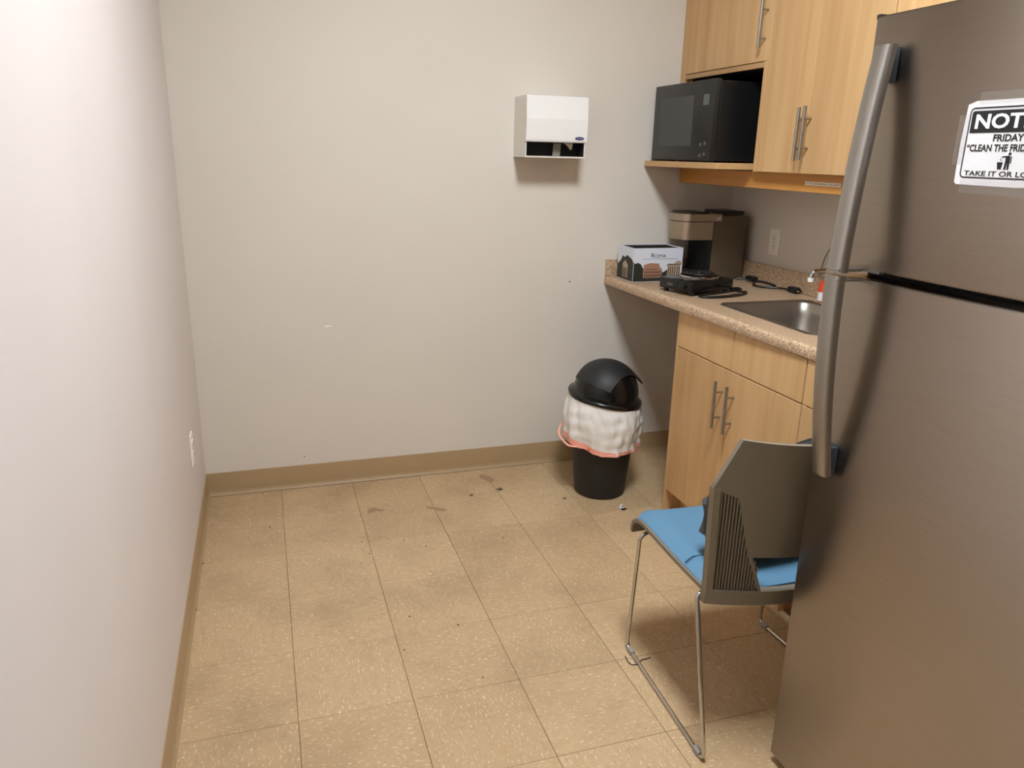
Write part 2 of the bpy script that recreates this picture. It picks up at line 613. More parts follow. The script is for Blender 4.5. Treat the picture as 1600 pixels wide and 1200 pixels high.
# floor tiles: grid lines measured from the photo
xs = [0.0] + [0.3024 + k * T for k in range(7)] + [XR]
ys = [0.0] + [-0.2865 - k * T for k in range(21)]
ys = [y for y in ys if y > YB] + [YB]
tile_mesh = {}
for i in range(len(xs) - 1):
    for j in range(len(ys) - 1):
        w, d = xs[i + 1] - xs[i], ys[j] - ys[j + 1]
        turn = (i + j) % 2
        key = (round(w, 4), round(d, 4), turn)
        gx, gy = 0.0006, 0.0005
        if key not in tile_mesh:
            t = bmesh.new()
            hx, hy, c = w / 2 - gx, d / 2 - gy, 0.0009
            if turn:
                hx, hy = hy, hx
            lo = [t.verts.new((sx * hx, sy * hy, -0.0028)) for sx, sy in ((-1, -1), (1, -1), (1, 1), (-1, 1))]
            md = [t.verts.new((sx * hx, sy * hy, -0.0007)) for sx, sy in ((-1, -1), (1, -1), (1, 1), (-1, 1))]
            hi = [t.verts.new((sx * (hx - c), sy * (hy - c), 0.0)) for sx, sy in ((-1, -1), (1, -1), (1, 1), (-1, 1))]
            for A, C in ((lo, md), (md, hi)):
                for k in range(4):
                    t.faces.new((A[k], A[(k + 1) % 4], C[(k + 1) % 4], C[k]))
            t.faces.new(hi)
            me = bpy.data.meshes.new('floor_tile')
            t.to_mesh(me); t.free()
            me.materials.append(MT['vct'])
            tile_mesh[key] = me
        o = bpy.data.objects.new('floor_tile', tile_mesh[key])
        COL.objects.link(o)
        o.parent = floor
        o.location = Vector(((xs[i] + xs[i + 1]) / 2, (ys[j] + ys[j + 1]) / 2, random.uniform(-0.0002, 0.0))) - WLOC['floor']
        o.rotation_euler.z = PI / 2 if turn else 0.0

# vinyl cove base: thin strip with a curved toe
HB = 0.1036
prof = [(0.0, HB), (0.0022, HB - 0.001), (0.0030, HB - 0.004), (0.0032, 0.026), (0.0042, 0.016), (0.0075, 0.007), (0.0120, 0.0025), (0.0128, 0.0), (0.0, 0.0)]


def cove(name, p0, p1, nrm):
    bm = BM()
    p0, p1, nrm = Vector(p0), Vector(p1), Vector(nrm)
    a = [bm.verts.new(p0 + nrm * d + Vector((0, 0, z))) for d, z in prof]
    c = [bm.verts.new(p1 + nrm * d + Vector((0, 0, z))) for d, z in prof]
    n = len(prof)
    for k in range(n):
        bm.faces.new((a[k], a[(k + 1) % n], c[(k + 1) % n], c[k]))
    bm.faces.new(a); bm.faces.new(list(reversed(c)))
    return struct(obj(name, bm, 'base', smooth=True, angle=50))


bb_ = cove('baseboard_back', (0, -0.0002, 0.0003), (XR, -0.0002, 0.0003), (0, -1, 0))
b = BM(); box(b, 0.014, 1.86, -0.0152, -0.0131, 0.0004, 0.0009); obj('dark_line', b, 'scuff_dk', bb_)  # thin dark strip along the toe of the cove
cove('baseboard_left', (0.0002, YB, 0.0003), (0.0002, 0, 0.0003), (1, 0, 0))

# ------------------------------------------------------------------ ceiling lamp and added fill lamp
def ceiling_lamp(cx, cy, wx, wy, label, em='emit'):
    t = thing('ceiling_lamp', label, 'ceiling lamp', (cx, cy, ZC))
    bm = BM()
    f = 0.03
    box(bm, cx - wx / 2 - f, cx + wx / 2 + f, cy - wy / 2 - f, cy - wy / 2, ZC - 0.05, ZC - 0.0005)
    box(bm, cx - wx / 2 - f, cx + wx / 2 + f, cy + wy / 2, cy + wy / 2 + f, ZC - 0.05, ZC - 0.0005)
    box(bm, cx - wx / 2 - f, cx - wx / 2, cy - wy / 2, cy + wy / 2, ZC - 0.05, ZC - 0.0005)
    box(bm, cx + wx / 2, cx + wx / 2 + f, cy - wy / 2, cy + wy / 2, ZC - 0.05, ZC - 0.0005)
    obj('frame', bm, 'white', t)
    bm = BM()
    box(bm, cx - wx / 2 + 0.002, cx + wx / 2 - 0.002, cy - wy / 2 + 0.002, cy + wy / 2 - 0.002, ZC - 0.045, ZC - 0.03)
    obj('diffuser', bm, em, t)


ceiling_lamp(1.10, -1.90, 0.40, 0.60, 'white framed ceiling lamp over the middle of the room')
ceiling_lamp(1.10, -4.90, 0.32, 0.62, 'white framed fill lamp added on the ceiling behind the camera', 'emit_fill')  # unseen lamp, added as weak fill light from behind the camera

# ------------------------------------------------------------------ outlets and wall marks
def fyz(x, sgn):
    """surface frame on a wall of constant x; u runs along y, v is z, d away from the wall"""
    return lambda u, v, d: Vector((x + sgn * d, u, v))


def outlet(label, x, sgn, yc, zc):
    t = thing('wall_outlet', label, 'outlet', (x, yc, zc - 0.058))
    bm = BM()
    xa, xb = sorted((x + sgn * 0.0003, x + sgn * 0.006))
    box(bm, xa, xb, yc - 0.035, yc + 0.035, zc - 0.0575, zc + 0.0575, r=0.002)
    obj('cover_plate', bm, 'outlet', t)
    for dz in (-0.0195, 0.0195):
        bm = BM()
        lathe(bm, [(0.0165, 0), (0.0165, 0.002), (0.0155, 0.0025)], 20,
              Matrix.Translation((x + sgn * 0.0058, yc, zc + dz)) @ Matrix.Rotation(sgn * PI / 2, 4, 'Y'))
        s = obj('socket', bm, 'outlet', t, True)
        bm = BM()
        xs0, xs1 = sorted((x + sgn * 0.0079, x + sgn * 0.0088))
        box(bm, xs0, xs1, yc - 0.0075, yc - 0.0055, zc + dz + 0.000, zc + dz + 0.008)
        box(bm, xs0, xs1, yc + 0.0055, yc + 0.0075, zc + dz + 0.001, zc + dz + 0.008)
        box(bm, xs0, xs1, yc - 0.0025, yc + 0.0025, zc + dz - 0.009, zc + dz - 0.0045)
        obj('slot', bm, 'dark_slot', s)
    bm = BM()
    lathe(bm, [(0.003, 0), (0.003, 0.0012)], 10, Matrix.Translation((x + sgn * 0.0058, yc, zc)) @ Matrix.Rotation(sgn * PI / 2, 4, 'Y'))
    obj('screw', bm, 'grey_pl', t)
    return t


outlet('ivory double wall outlet above the worktop behind the coffee maker', XR, -1, -0.365, 1.093)
outlet('white double wall outlet low on the wall without furniture', 0.0, 1, -0.452, 0.392)

for nm, pts, m in (('plaster_chip', [(0.519, 0.722), (0.526, 0.727), (0.537, 0.727), (0.543, 0.723), (0.552, 0.725), (0.550, 0.719), (0.538, 0.719), (0.527, 0.717)], 'plaster'),
                   ('plaster_chip', [(1.671, 0.900), (1.677, 0.904), (1.682, 0.899), (1.676, 0.896)], 'plaster'),
                   ('plaster_chip', [(1.689, 0.888), (1.692, 0.896), (1.694, 0.888), (1.692, 0.880)], 'plaster'),
                   ('nail_hole', [(1.625, 0.882), (1.629, 0.886), (1.633, 0.882), (1.629, 0.878)], 'crumb'),
                   ('nail_hole', [(0.405, 0.142), (0.408, 0.145), (0.411, 0.142), (0.408, 0.139)], 'crumb')):
    bm = BM()
    prism(bm, pts, 0.0, 0.0006, lambda u, v, d: Vector((u, -0.0002 - d, v)))
    obj(nm, bm, m, wall_back)

# ------------------------------------------------------------------ lower cabinets
XF = 1.842          # face of the lower doors
ZT = 0.907          # worktop


def bar_pull(parent, x, y, z0, z1, zp0, zp1, off=0.032):
    """satin bar handle standing off a front that faces -x"""
    bm = BM()
    xb = x - off
    tube(bm, [(xb, y, z0), (xb, y, z0 + 0.0005), (xb, y, z1 - 0.0005), (xb, y, z1)], [0.0050, 0.0060, 0.0060, 0.0050], 12)
    for z in (zp0, zp1):
        tube(bm, [(xb, y, z), (x - 0.0002, y, z)], 0.0042, 10)
    return obj('handle', bm, 'pull', parent, True)


def front(name, parent, x, y0, y1, z0, z1, th=0.018, m='maple'):
    bm = BM()
    box(bm, x, x + th, y0, y1, z0, z1, r=0.0012, seg=1)
    return obj(name, bm, m, parent)


def base_cabinet(label, y1, y0, fronts):
    """y1 is the end near the back wall"""
    t = thing('base_cabinet', label, 'cabinet', ((XF + XR) / 2, (y0 + y1) / 2, 0.0))
    xb = XF + 0.019
    for ya, yb in ((y1 - 0.018, y1), (y0, y0 + 0.018)):
        bm = BM(); box(bm, xb - (0.017 if ya == y1 - 0.018 else 0.0), XR - 0.03, ya, yb, 0.0005, 0.866)
        obj('side_panel', bm, 'maple', t)
    bm = BM(); box(bm, xb, XR - 0.03, y0 + 0.0185, y1 - 0.0185, 0.1, 0.118); obj('bottom_panel', bm, 'maple', t)
    bm = BM(); box(bm, XR - 0.04, XR - 0.03, y0 + 0.0185, y1 - 0.0185, 0.1185, 0.70); obj('back_panel', bm, 'maple', t)
    bm = BM(); box(bm, xb + 0.06, xb + 0.076, y0 + 0.0185, y1 - 0.0185, 0.001, 0.0995); obj('toe_board', bm, 'maple_y', t)
    bm = BM(); box(bm, xb, xb + 0.018, y0 + 0.0185, y1 - 0.0185, 0.80, 0.8655); obj('top_rail', bm, 'inside', t)
    bm = BM(); box(bm, xb, xb + 0.018, y0 + 0.0185, y1 - 0.0185, 0.69, 0.745); obj('middle_rail', bm, 'inside', t)
    for kind, ya, yb, z0, z1, pull in fronts:
        f = front(kind, t, XF, ya, yb, z0, z1)
        if pull is not None:
            bar_pull(f, XF, pull, 0.497, 0.674, 0.537, 0.633)
    return t


ZD = 0.7215
base_cabinet('maple sink cabinet with two doors and bar handles under the worktop', -0.627, -1.4015, [
    ('drawer_front', -1.0135, -0.6455, ZD + 0.002, 0.864, None),
    ('drawer_front', -1.3995, -1.0165, ZD + 0.002, 0.864, None),
    ('door', -1.0135, -0.6455, 0.104, ZD - 0.002, -0.978),
    ('door', -1.3995, -1.0165, 0.104, ZD - 0.002, -1.050)])
base_cabinet('maple base cabinet next to the fridge, beside the sink cabinet', -1.4025, -1.93, [
    ('drawer_front', -1.928, -1.4045, ZD + 0.002, 0.864, None),
    ('door', -1.928, -1.4045, 0.104, ZD - 0.002, -1.88)])

# ------------------------------------------------------------------ worktop with sink cut-out
SX0, SX1, SY0, SY1 = 1.935, 2.355, -1.30, -0.735
wt = thing('worktop', 'speckled beige laminate worktop with backsplash around the sink', 'worktop', (2.12, -0.97, 0.867))
bm = BM()
YE = -1.93


def xfront(y):
    return 1.801 + 0.034 * (-y / 1.45)


hx0, hx1, hy0, hy1 = SX0 + 0.012, SX1 - 0.012, SY0 + 0.012, SY1 - 0.012
# front nosing profile (rounded over), swept from the wall to the fridge
npf = [(0.045, ZT), (0.016, ZT), (0.009, ZT - 0.0015), (0.003, ZT - 0.006), (0.0, ZT - 0.013), (0.0, 0.873), (0.002, 0.868), (0.006, 0.867), (0.045, 0.867)]
ya_, yb_ = -0.0015, YE
ra = [bm.verts.new((xfront(ya_) + d, ya_, z)) for d, z in npf]
rb = [bm.verts.new((xfront(yb_) + d, yb_, z)) for d, z in npf]
for k in range(len(npf)):
    bm.faces.new((ra[k], ra[(k + 1) % len(npf)], rb[(k + 1) % len(npf)], rb[k]))
bm.faces.new(ra); bm.faces.new(list(reversed(rb)))
# flat deck in four pieces round the hole
def deck(poly):
    prism(bm, poly, 0.867, ZT, lambda u, v, d: Vector((u, v, d)))
XW = XR - 0.0015
def xn(y):
    return xfront(y) + 0.045
deck([(xn(ya_), ya_), (xn(hy1), hy1), (XW, hy1), (XW, ya_)])
deck([(xn(hy0), hy0), (xn(yb_), yb_), (XW, yb_), (XW, hy0)])
deck([(xn(hy1), hy1), (xn(hy0), hy0), (hx0, hy0), (hx0, hy1)])
deck([(hx1, hy1), (hx1, hy0), (XW, hy0), (XW, hy1)])
obj('deck', bm, 'laminate', wt, True, 30)
bm = BM(); box(bm, XR - 0.021, XR - 0.0015, YE, -0.0015, ZT + 0.0003, 0.990, r=0.003)
obj('backsplash', bm, 'laminate', wt)
bm = BM(); box(bm, 1.803, XR - 0.0215, -0.0205, -0.0015, ZT + 0.0003, 0.982, r=0.002)
obj('side_splash', bm, 'laminate', wt)

# ------------------------------------------------------------------ sink
def rrect(x0, x1, y0, y1, r, n=6):
    out = []
    for cx, cy, a0 in ((x1 - r, y1 - r, 0), (x0 + r, y1 - r, PI / 2), (x0 + r, y0 + r, PI), (x1 - r, y0 + r, 3 * PI / 2)):
        for k in range(n + 1):
            a = a0 + PI / 2 * k / n
            out.append((cx + r * math.cos(a), cy + r * math.sin(a)))
    return out


sk = thing('kitchen_sink', 'stainless steel drop-in sink set in the worktop', 'sink', ((SX0 + SX1) / 2, (SY0 + SY1) / 2, 0.73))
bm = BM()
levels = [(0.0, ZT + 0.0006, 0.045), (0.003, ZT + 0.0035, 0.043), (0.014, ZT + 0.0040, 0.040), (0.019, ZT + 0.0015, 0.05), (0.024, ZT - 0.006, 0.055),
          (0.030, ZT - 0.05, 0.06), (0.038, ZT - 0.12, 0.06), (0.052, ZT - 0.150, 0.055), (0.085, ZT - 0.163, 0.05)]
prev = None
for ins, z, r in levels:
    ring = [bm.verts.new((x, y, z)) for x, y in rrect(SX0 + ins, SX1 - ins, SY0 + ins, SY1 - ins, r)]
    if prev:
        for k in range(len(ring)):
            bm.faces.new((prev[k], prev[(k + 1) % len(ring)], ring[(k + 1) % len(ring)], ring[k]))
    prev = ring
bm.faces.new(prev)
obj('basin', bm, 'sink', sk, True, 60)
bm = BM()
lathe(bm, [(0.042, 0.0), (0.042, 0.002), (0.034, 0.003), (0.028, 0.001)], 24, Matrix.Translation(((SX0 + SX1) / 2, (SY0 + SY1) / 2, ZT - 0.1625)))
obj('drain', bm, 'chrome', sk, True)

# faucet behind the bowl, its spout reaching over it
fc = thing('faucet', 'chrome faucet with a long spout over the sink', 'faucet', (2.39, -1.02, ZT))
bm = BM()
lathe(bm, [(0.030, 0.0004), (0.030, 0.006), (0.024, 0.012), (0.020, 0.016), (0.019, 0.10), (0.016, 0.118)], 20, Matrix.Translation((2.39, -1.02, ZT)))
obj('base', bm, 'chrome', fc, True)
bm = BM()
tube(bm, fillet([(2.39, -1.02, ZT + 0.11), (2.385, -1.02, ZT + 0.165), (2.15, -1.0, ZT + 0.156), (2.142, -1.0, ZT + 0.132)], 0.03), 0.0095, 12)
sp = obj('spout', bm, 'chrome', fc, True)
bm = BM(); lathe(bm, [(0.011, 0), (0.0115, 0.014)], 14, Matrix.Translation((2.142, -1.0, ZT + 0.121))); obj('aerator', bm, 'white', sp, True)
bm = BM(); tube(bm, [(2.39, -1.045, ZT + 0.07), (2.385, -1.11, ZT + 0.085)], 0.006, 10); obj('lever', bm, 'chrome', fc, True)

# ------------------------------------------------------------------ upper cabinets
XU = 2.115          # face of the upper doors
ZUB, ZUT = 1.395, 2.40


def upper_pull(parent, y, z0, z1, zp0, zp1):
    bar_pull(parent, XU, y, z0, z1, zp0, zp1, 0.030)


xb = XU + 0.019
mc = thing('microwave_cabinet', 'maple wall cabinet with one door above an open microwave shelf', 'cabinet', (2.29, -0.32, ZUB))
bm = BM(); box(bm, XU + 0.002, xb + 0.01, -0.0435, -0.0015, 1.424, ZUT); obj('filler_strip', bm, 'maple', mc)
bm = BM(); box(bm, xb + 0.0105, XR - 0.002, -0.060, -0.0435, 1.4245, ZUT); obj('side_panel', bm, 'maple', mc)
bm = BM(); box(bm, XU + 0.002, XR - 0.002, -0.6425, -0.6175, ZUB, ZUT); obj('side_panel', bm, 'maple', mc)
bm = BM(); box(bm, XR - 0.012, XR - 0.002, -0.617, -0.0605, 1.4245, ZUT - 0.02); obj('back_panel', bm, 'inside', mc)
bm = BM(); box(bm, XU + 0.002, XU + 0.020, -0.617, -0.044, 1.769, 1.7875); obj('top_rail', bm, 'maple_y', mc)
bm = BM(); box(bm, XU + 0.0205, XR - 0.0125, -0.617, -0.0605, 1.769, 1.785); obj('nook_top', bm, 'inside', mc)
for y_a, y_b in ((-0.6172, -0.616), (-0.0618, -0.0606)):
    bm = BM(); box(bm, XU + 0.03, XR - 0.0125, y_a, y_b, 1.4245, 1.7685); obj('nook_lining', bm, 'inside', mc)
bm = BM(); box(bm, xb, XR - 0.002, -0.617, -0.0605, ZUT - 0.018, ZUT); obj('top_panel', bm, 'maple_y', mc)
bm = BM(); box(bm, 1.965, XR - 0.002, -0.594, -0.0085, 1.400, 1.424, r=0.0012, seg=1); obj('shelf', bm, 'maple_y', mc)
d = front('door', mc, XU, -0.6435, -0.0455, 1.790, ZUT)
upper_pull(d, -0.612, 1.838, 2.02, 1.868, 1.964)

wc = thing('wall_cabinet', 'tall two-door maple wall cabinet with paired bar handles above the sink', 'cabinet', (2.29, -0.945, ZUB))
ya, yb = -1.2435, -0.6465
for p, q in ((yb - 0.018, yb), (ya, ya + 0.018)):
    bm = BM(); box(bm, xb, XR - 0.002, p, q, ZUB, ZUT); obj('side_panel', bm, 'maple', wc)
bm = BM(); box(bm, xb, XR - 0.002, ya + 0.0185, yb - 0.0185, ZUB, ZUB + 0.018); obj('bottom_panel', bm, 'maple_y', wc)
bm = BM(); box(bm, xb, XR - 0.002, ya + 0.0185, yb - 0.0185, ZUT - 0.018, ZUT); obj('top_panel', bm, 'maple_y', wc)
bm = BM(); box(bm, XR - 0.012, XR - 0.002, ya + 0.0185, yb - 0.0185, ZUB + 0.0185, ZUT - 0.0185); obj('back_panel', bm, 'maple', wc)
d = front('door', wc, XU, -0.9092, -0.648, ZUB, ZUT)
upper_pull(d, -0.895, 1.438, 1.615, 1.478, 1.574)
d = front('door', wc, XU, -1.2425, -0.9102, ZUB, ZUT)
upper_pull(d, -0.925, 1.441, 1.618, 1.481, 1.577)

wc2 = thing('wall_cabinet', 'maple wall cabinet hanging on the wall behind the fridge', 'cabinet', (2.29, -1.6, ZUB))
ya, yb = -1.95, -1.2455
for p, q in ((yb - 0.018, yb), (ya, ya + 0.018)):
    bm = BM(); box(bm, xb, XR - 0.002, p, q, ZUB, ZUT); obj('side_panel', bm, 'maple', wc2)
bm = BM(); box(bm, xb, XR - 0.002, ya + 0.0185, yb - 0.0185, ZUB, ZUB + 0.018); obj('bottom_panel', bm, 'maple_y', wc2)
bm = BM(); box(bm, xb, XR - 0.002, ya + 0.0185, yb - 0.0185, ZUT - 0.018, ZUT); obj('top_panel', bm, 'maple_y', wc2)
front('door', wc2, XU, -1.596, -1.2475, ZUB, ZUT)
front('door', wc2, XU, -1.949, -1.599, ZUB, ZUT)

bm = BM(); box(bm, 2.150, 2.166, -1.93, -0.0095, 1.332, 1.3945, r=0.001, seg=1)
val = obj('light_rail', bm, 'valance')
tag(val, 'honey coloured wooden rail under the wall cabinets', 'rail')
lb = BM(); box(lb, 2.1492, 2.1498, -1.075, -0.893, 1.356, 1.3685)
lab = obj('label_tape', lb, 'tape_label')
tag(lab, 'narrow printed label strip stuck on the wooden rail', 'label')
bm = BM()
text_bm(bm, 'DO THE DISHES BEFORE YOU LEAVE', lambda u, v, d_: Vector((2.1490 - d_, -u, v)), 0.898, 1.070, 1.3590, 1.3655, 0.0002)
obj('lettering', bm, 'ink', lab)

# ------------------------------------------------------------------ microwave
mw = thing('microwave', 'black microwave oven on the open cabinet shelf', 'microwave', (2.18, -0.26, 1.4245))
MX, MY0, MY1, MZ0, MZ1 = 1.990, -0.505, -0.020, 1.437, 1.735
bm = BM(); box(bm, MX + 0.030, 2.385, MY0 + 0.006, MY1 - 0.045, MZ0 - 0.006, MZ1 - 0.006, r=0.004); obj('body', bm, 'black', mw)
bm = BM(); box(bm, MX, MX + 0.0295, MY0, MY1, MZ0 - 0.008, MZ1, r=0.004); fr = obj('front_panel', bm, 'mw_front', mw, True)
bm = BM(); box(bm, MX - 0.0008, MX + 0.002, -0.355, -0.075, 1.487, 1.682); obj('window', bm, 'mw_glass', fr)
bm = BM(); box(bm, MX - 0.0008, MX + 0.002, -0.467, -0.425, 1.640, 1.680); obj('display', bm, 'mw_lcd', fr)
for yy, zz, hw, hz in ((-0.430, 1.492, 0.008, 0.006), (-0.462, 1.496, 0.008, 0.006), (-0.430, 1.450, 0.008, 0.006), (-0.462, 1.455, 0.008, 0.006)):
    bm = BM(); box(bm, MX - 0.0007, MX + 0.001, yy - hw, yy + hw, zz - hz, zz + hz); obj('button', bm, 'mw_btn', fr)
for k in range(3):
    bm = BM(); box(bm, MX - 0.0005, MX + 0.001, -0.470, -0.425, 1.540 + 0.028 * k, 1.5405 + 0.028 * k); obj('key_line', bm, 'mw_btn', fr)
bm = BM(); lathe(bm, [(0.006, 0), (0.006, 0.0016)], 16, Matrix.Translation((MX + 0.001, -0.042, 1.456)) @ Matrix.Rotation(-PI / 2, 4, 'Y')); obj('badge', bm, 'mw_btn', fr)
for x in (MX + 0.06, 2.34):
    for y in (MY0 + 0.04, MY1 - 0.09):
        bm = BM(); lathe(bm, [(0.012, 0), (0.014, 0.006)], 12, Matrix.Translation((x, y, 1.4245))); obj('foot', bm, 'black', mw)

# ------------------------------------------------------------------ paper towel dispenser
pt = thing('paper_towel_dispenser', 'white wall-mounted paper towel dispenser with navy oval badge', 'dispenser', (1.476, -0.075, 1.426))
DX0, DX1, DY, DZ0, DZ1 = 1.344, 1.611, -0.152, 1.427, 1.668
bm = BM()
box(bm, DX0, DX0 + 0.003, DY, -0.0008, DZ0, DZ1 - 0.002)
box(bm, DX1 - 0.003, DX1, DY, -0.0008, DZ0, DZ1 - 0.002)
box(bm, DX0 + 0.003, DX1 - 0.003, DY, -0.0008, DZ0, DZ0 + 0.006)
box(bm, DX0 + 0.003, DX1 - 0.003, -0.0035, -0.0008, DZ0 + 0.006, DZ1 - 0.002)
box(bm, DX0, DX0 + 0.006, DY - 0.001, DY + 0.004, DZ0 + 0.001, 1.4885)
box(bm, DX1 - 0.006, DX1, DY - 0.001, DY + 0.004, DZ0 + 0.001, 1.4885)
obj('housing', bm, 'white_side', pt)
bm = BM()
prf = [(-0.010, DZ1), (DY - 0.002, DZ1), (DY - 0.008, DZ1 - 0.004), (DY - 0.016, 1.578), (DY - 0.012, 1.497), (DY - 0.009, 1.4895), (DY - 0.003, 1.4895), (DY - 0.003, 1.4905), (DY - 0.004, DZ1 - 0.012), (-0.010, DZ1 - 0.006)]
va = [bm.verts.new((DX0 - 0.0005, y, z)) for y, z in prf]
vb = [bm.verts.new((DX1 + 0.0005, y, z)) for y, z in prf]
for k in range(len(prf)):
    bm.faces.new((va[k], va[(k + 1) % len(prf)], vb[(k + 1) % len(prf)], vb[k]))
bm.faces.new(va); bm.faces.new(list(reversed(vb)))
cv = obj('cover', bm, 'white', pt)
bm = BM()
box(bm, DX0 + 0.0035, DX1 - 0.0035, -0.0785, -0.070, DZ0 + 0.007, 1.487); obj('inner_panel', bm, 'gasket', pt)
for xa_, xb2 in ((DX0 + 0.0032, DX0 + 0.0040), (DX1 - 0.0040, DX1 - 0.0032)):
    bm = BM(); box(bm, xa_, xb2, DY + 0.006, -0.0795, DZ0 + 0.0065, 1.4885); obj('inner_cheek', bm, 'gasket', pt)
bm = BM()
slab(bm, lambda i, j: Vector((1.5 - 0.017 + 0.034 * i, -0.100 - 0.002 * j, 1.4345 + 0.05 * j / 4)), lambda i, j: Vector((1.5 - 0.017 + 0.034 * i, -0.103 - 0.002 * j, 1.4345 + 0.05 * j / 4)), 1, 4)
box(bm, 1.483, 1.517, -0.110, -0.106, 1.4625, 1.4650)
obj('lever', bm, 'grey_pl', pt)
bm = BM()
prism(bm, [(1.522, 1.4885), (1.568, 1.4885), (1.562, 1.460), (1.554, 1.4625), (1.540, 1.478)], -0.120, -0.1192, lambda u, v, d_: Vector((u, d_, v)))
obj('towel_tip', bm, 'tissue', pt)
bm = BM()


def cover_y(z):
    return DY - 0.012 - 0.004 * (z - 1.497) / (1.578 - 1.497)


el = [(1.5775 + 0.020 * math.cos(a), 1.5055 + 0.0068 * math.sin(a)) for a in (2 * PI * k / 28 for k in range(28))]
prism(bm, el, 0.0002, 0.0010, lambda u, v, d_: Vector((u, cover_y(v) - d_, v)))
bd = obj('badge', bm, 'navy', cv)
bm = BM()
for u0, u1, v0, v1 in ((1.566, 1.572, 1.5035, 1.5085), (1.5735, 1.5775, 1.5035, 1.507), (1.579, 1.5825, 1.503, 1.507), (1.584, 1.589, 1.503, 1.508)):
    prism(bm, [(u0, v0), (u1, v0), (u1 + 0.001, v1), (u0 + 0.001, v1)], 0.001, 0.0013, lambda u, v, d_: Vector((u, cover_y(v) - d_, v)))
obj('badge_lettering', bm, 'badge', cv)

# ------------------------------------------------------------------ cardboard box with the Roma print
RX0, RX1, RY0, RY1, RZ0, RZ1 = 1.840, 2.081, -0.214, -0.054, ZT + 0.0006, 1.056
rb_ = thing('gift_box', 'open white card box printed with ROMA and ancient ruins', 'box', ((RX0 + RX1) / 2, (RY0 + RY1) / 2, ZT))
bm = BM(); w_ = 0.003
box(bm, RX0, RX1, RY0, RY0 + w_, RZ0, RZ1)
box(bm, RX0, RX1, RY1 - w_, RY1, RZ0, RZ1)
box(bm, RX0, RX0 + w_, RY0 + w_, RY1 - w_, RZ0, RZ1)
box(bm, RX1 - w_, RX1, RY0 + w_, RY1 - w_, RZ0, RZ1)
box(bm, RX0 + w_, RX1 - w_, RY0 + w_, RY1 - w_, RZ0, RZ0 + w_)
obj('carton', bm, 'box_w', rb_)
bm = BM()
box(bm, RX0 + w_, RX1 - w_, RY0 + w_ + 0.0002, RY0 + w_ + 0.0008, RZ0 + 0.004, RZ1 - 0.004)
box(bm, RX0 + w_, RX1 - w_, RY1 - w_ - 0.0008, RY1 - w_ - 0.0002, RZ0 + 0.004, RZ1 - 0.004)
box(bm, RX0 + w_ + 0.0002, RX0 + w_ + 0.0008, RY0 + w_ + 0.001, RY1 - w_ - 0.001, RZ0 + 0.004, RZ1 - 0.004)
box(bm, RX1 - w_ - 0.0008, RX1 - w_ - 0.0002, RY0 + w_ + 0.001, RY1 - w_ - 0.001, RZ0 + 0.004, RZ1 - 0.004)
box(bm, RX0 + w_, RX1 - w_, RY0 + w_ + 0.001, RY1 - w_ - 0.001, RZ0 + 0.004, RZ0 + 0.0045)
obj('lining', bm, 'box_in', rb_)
fF = lambda u, v, d_: Vector((RX0 + u, RY0 - 0.0001 - d_, RZ0 + v))          # front print, faces -y
fS = lambda u, v, d_: Vector((RX0 - 0.0001 - d_, RY1 - u, RZ0 + v))          # side print, faces -x
bm = BM()
prism(bm, [(0.001, 0.002), (0.240, 0.002), (0.240, 0.030), (0.20, 0.034), (0.165, 0.052), (0.15, 0.042), (0.10, 0.034), (0.058, 0.046), (0.046, 0.062), (0.036, 0.078), (0.020, 0.086), (0.008, 0.080), (0.001, 0.088)], 0, 0.0002, fF)
obj('print_trees', bm, 'p_dark', rb_)
bm = BM()
prism(bm, [(0.001, 0.002), (0.158, 0.002), (0.158, 0.085), (0.140, 0.100), (0.118, 0.106), (0.095, 0.112), (0.070, 0.100), (0.050, 0.106), (0.030, 0.080), (0.012, 0.070), (0.001, 0.060)], 0, 0.0002, fS)
obj('print_trees', bm, 'p_dark', rb_)
bm = BM()
prism(bm, [(0.050, 0.018), (0.140, 0.018), (0.143, 0.050), (0.136, 0.062), (0.130, 0.064), (0.126, 0.080), (0.086, 0.083), (0.052, 0.076), (0.048, 0.060)], 0.0003, 0.0005, fF)
obj('print_arena', bm, 'p_brown', rb_)
bm = BM()
for row, (v0, hgt, n_, u0, u1) in enumerate(((0.022, 0.012, 9, 0.054, 0.138), (0.038, 0.010, 9, 0.054, 0.139), (0.053, 0.006, 7, 0.058, 0.118))):
    for k in range(n_):
        u = u0 + (u1 - u0) * (k + 0.5) / n_
        hw = 0.0026 if row < 2 else 0.002
        prism(bm, [(u - hw, v0), (u + hw, v0), (u + hw, v0 + hgt * 0.7), (u + hw * 0.5, v0 + hgt), (u - hw * 0.5, v0 + hgt), (u - hw, v0 + hgt * 0.7)], 0.0006, 0.0008, fF)
obj('print_arches', bm, 'p_deep', rb_)
bm = BM()
prism(bm, [(0.166, 0.020), (0.232, 0.020), (0.232, 0.074), (0.238, 0.080), (0.232, 0.090), (0.218, 0.092), (0.206, 0.086), (0.200, 0.078), (0.174, 0.080), (0.164, 0.072), (0.170, 0.064)], 0.0003, 0.0005, fF)
obj('print_temple', bm, 'p_tan', rb_)
bm = BM()
for u in (0.172, 0.182, 0.192, 0.203, 0.216, 0.226):
    prism(bm, [(u, 0.022), (u + 0.004, 0.022), (u + 0.004, 0.066), (u, 0.066)], 0.0006, 0.0008, fF)
prism(bm, [(0.164, 0.072), (0.236, 0.074), (0.236, 0.0775), (0.164, 0.0755)], 0.0006, 0.0008, fF)
obj('print_columns', bm, 'p_deep', rb_)
bm = BM()
prism(bm, [(0.055, 0.012), (0.105, 0.012), (0.105, 0.070), (0.080, 0.088), (0.055, 0.074)], 0.0003, 0.0005, fS)
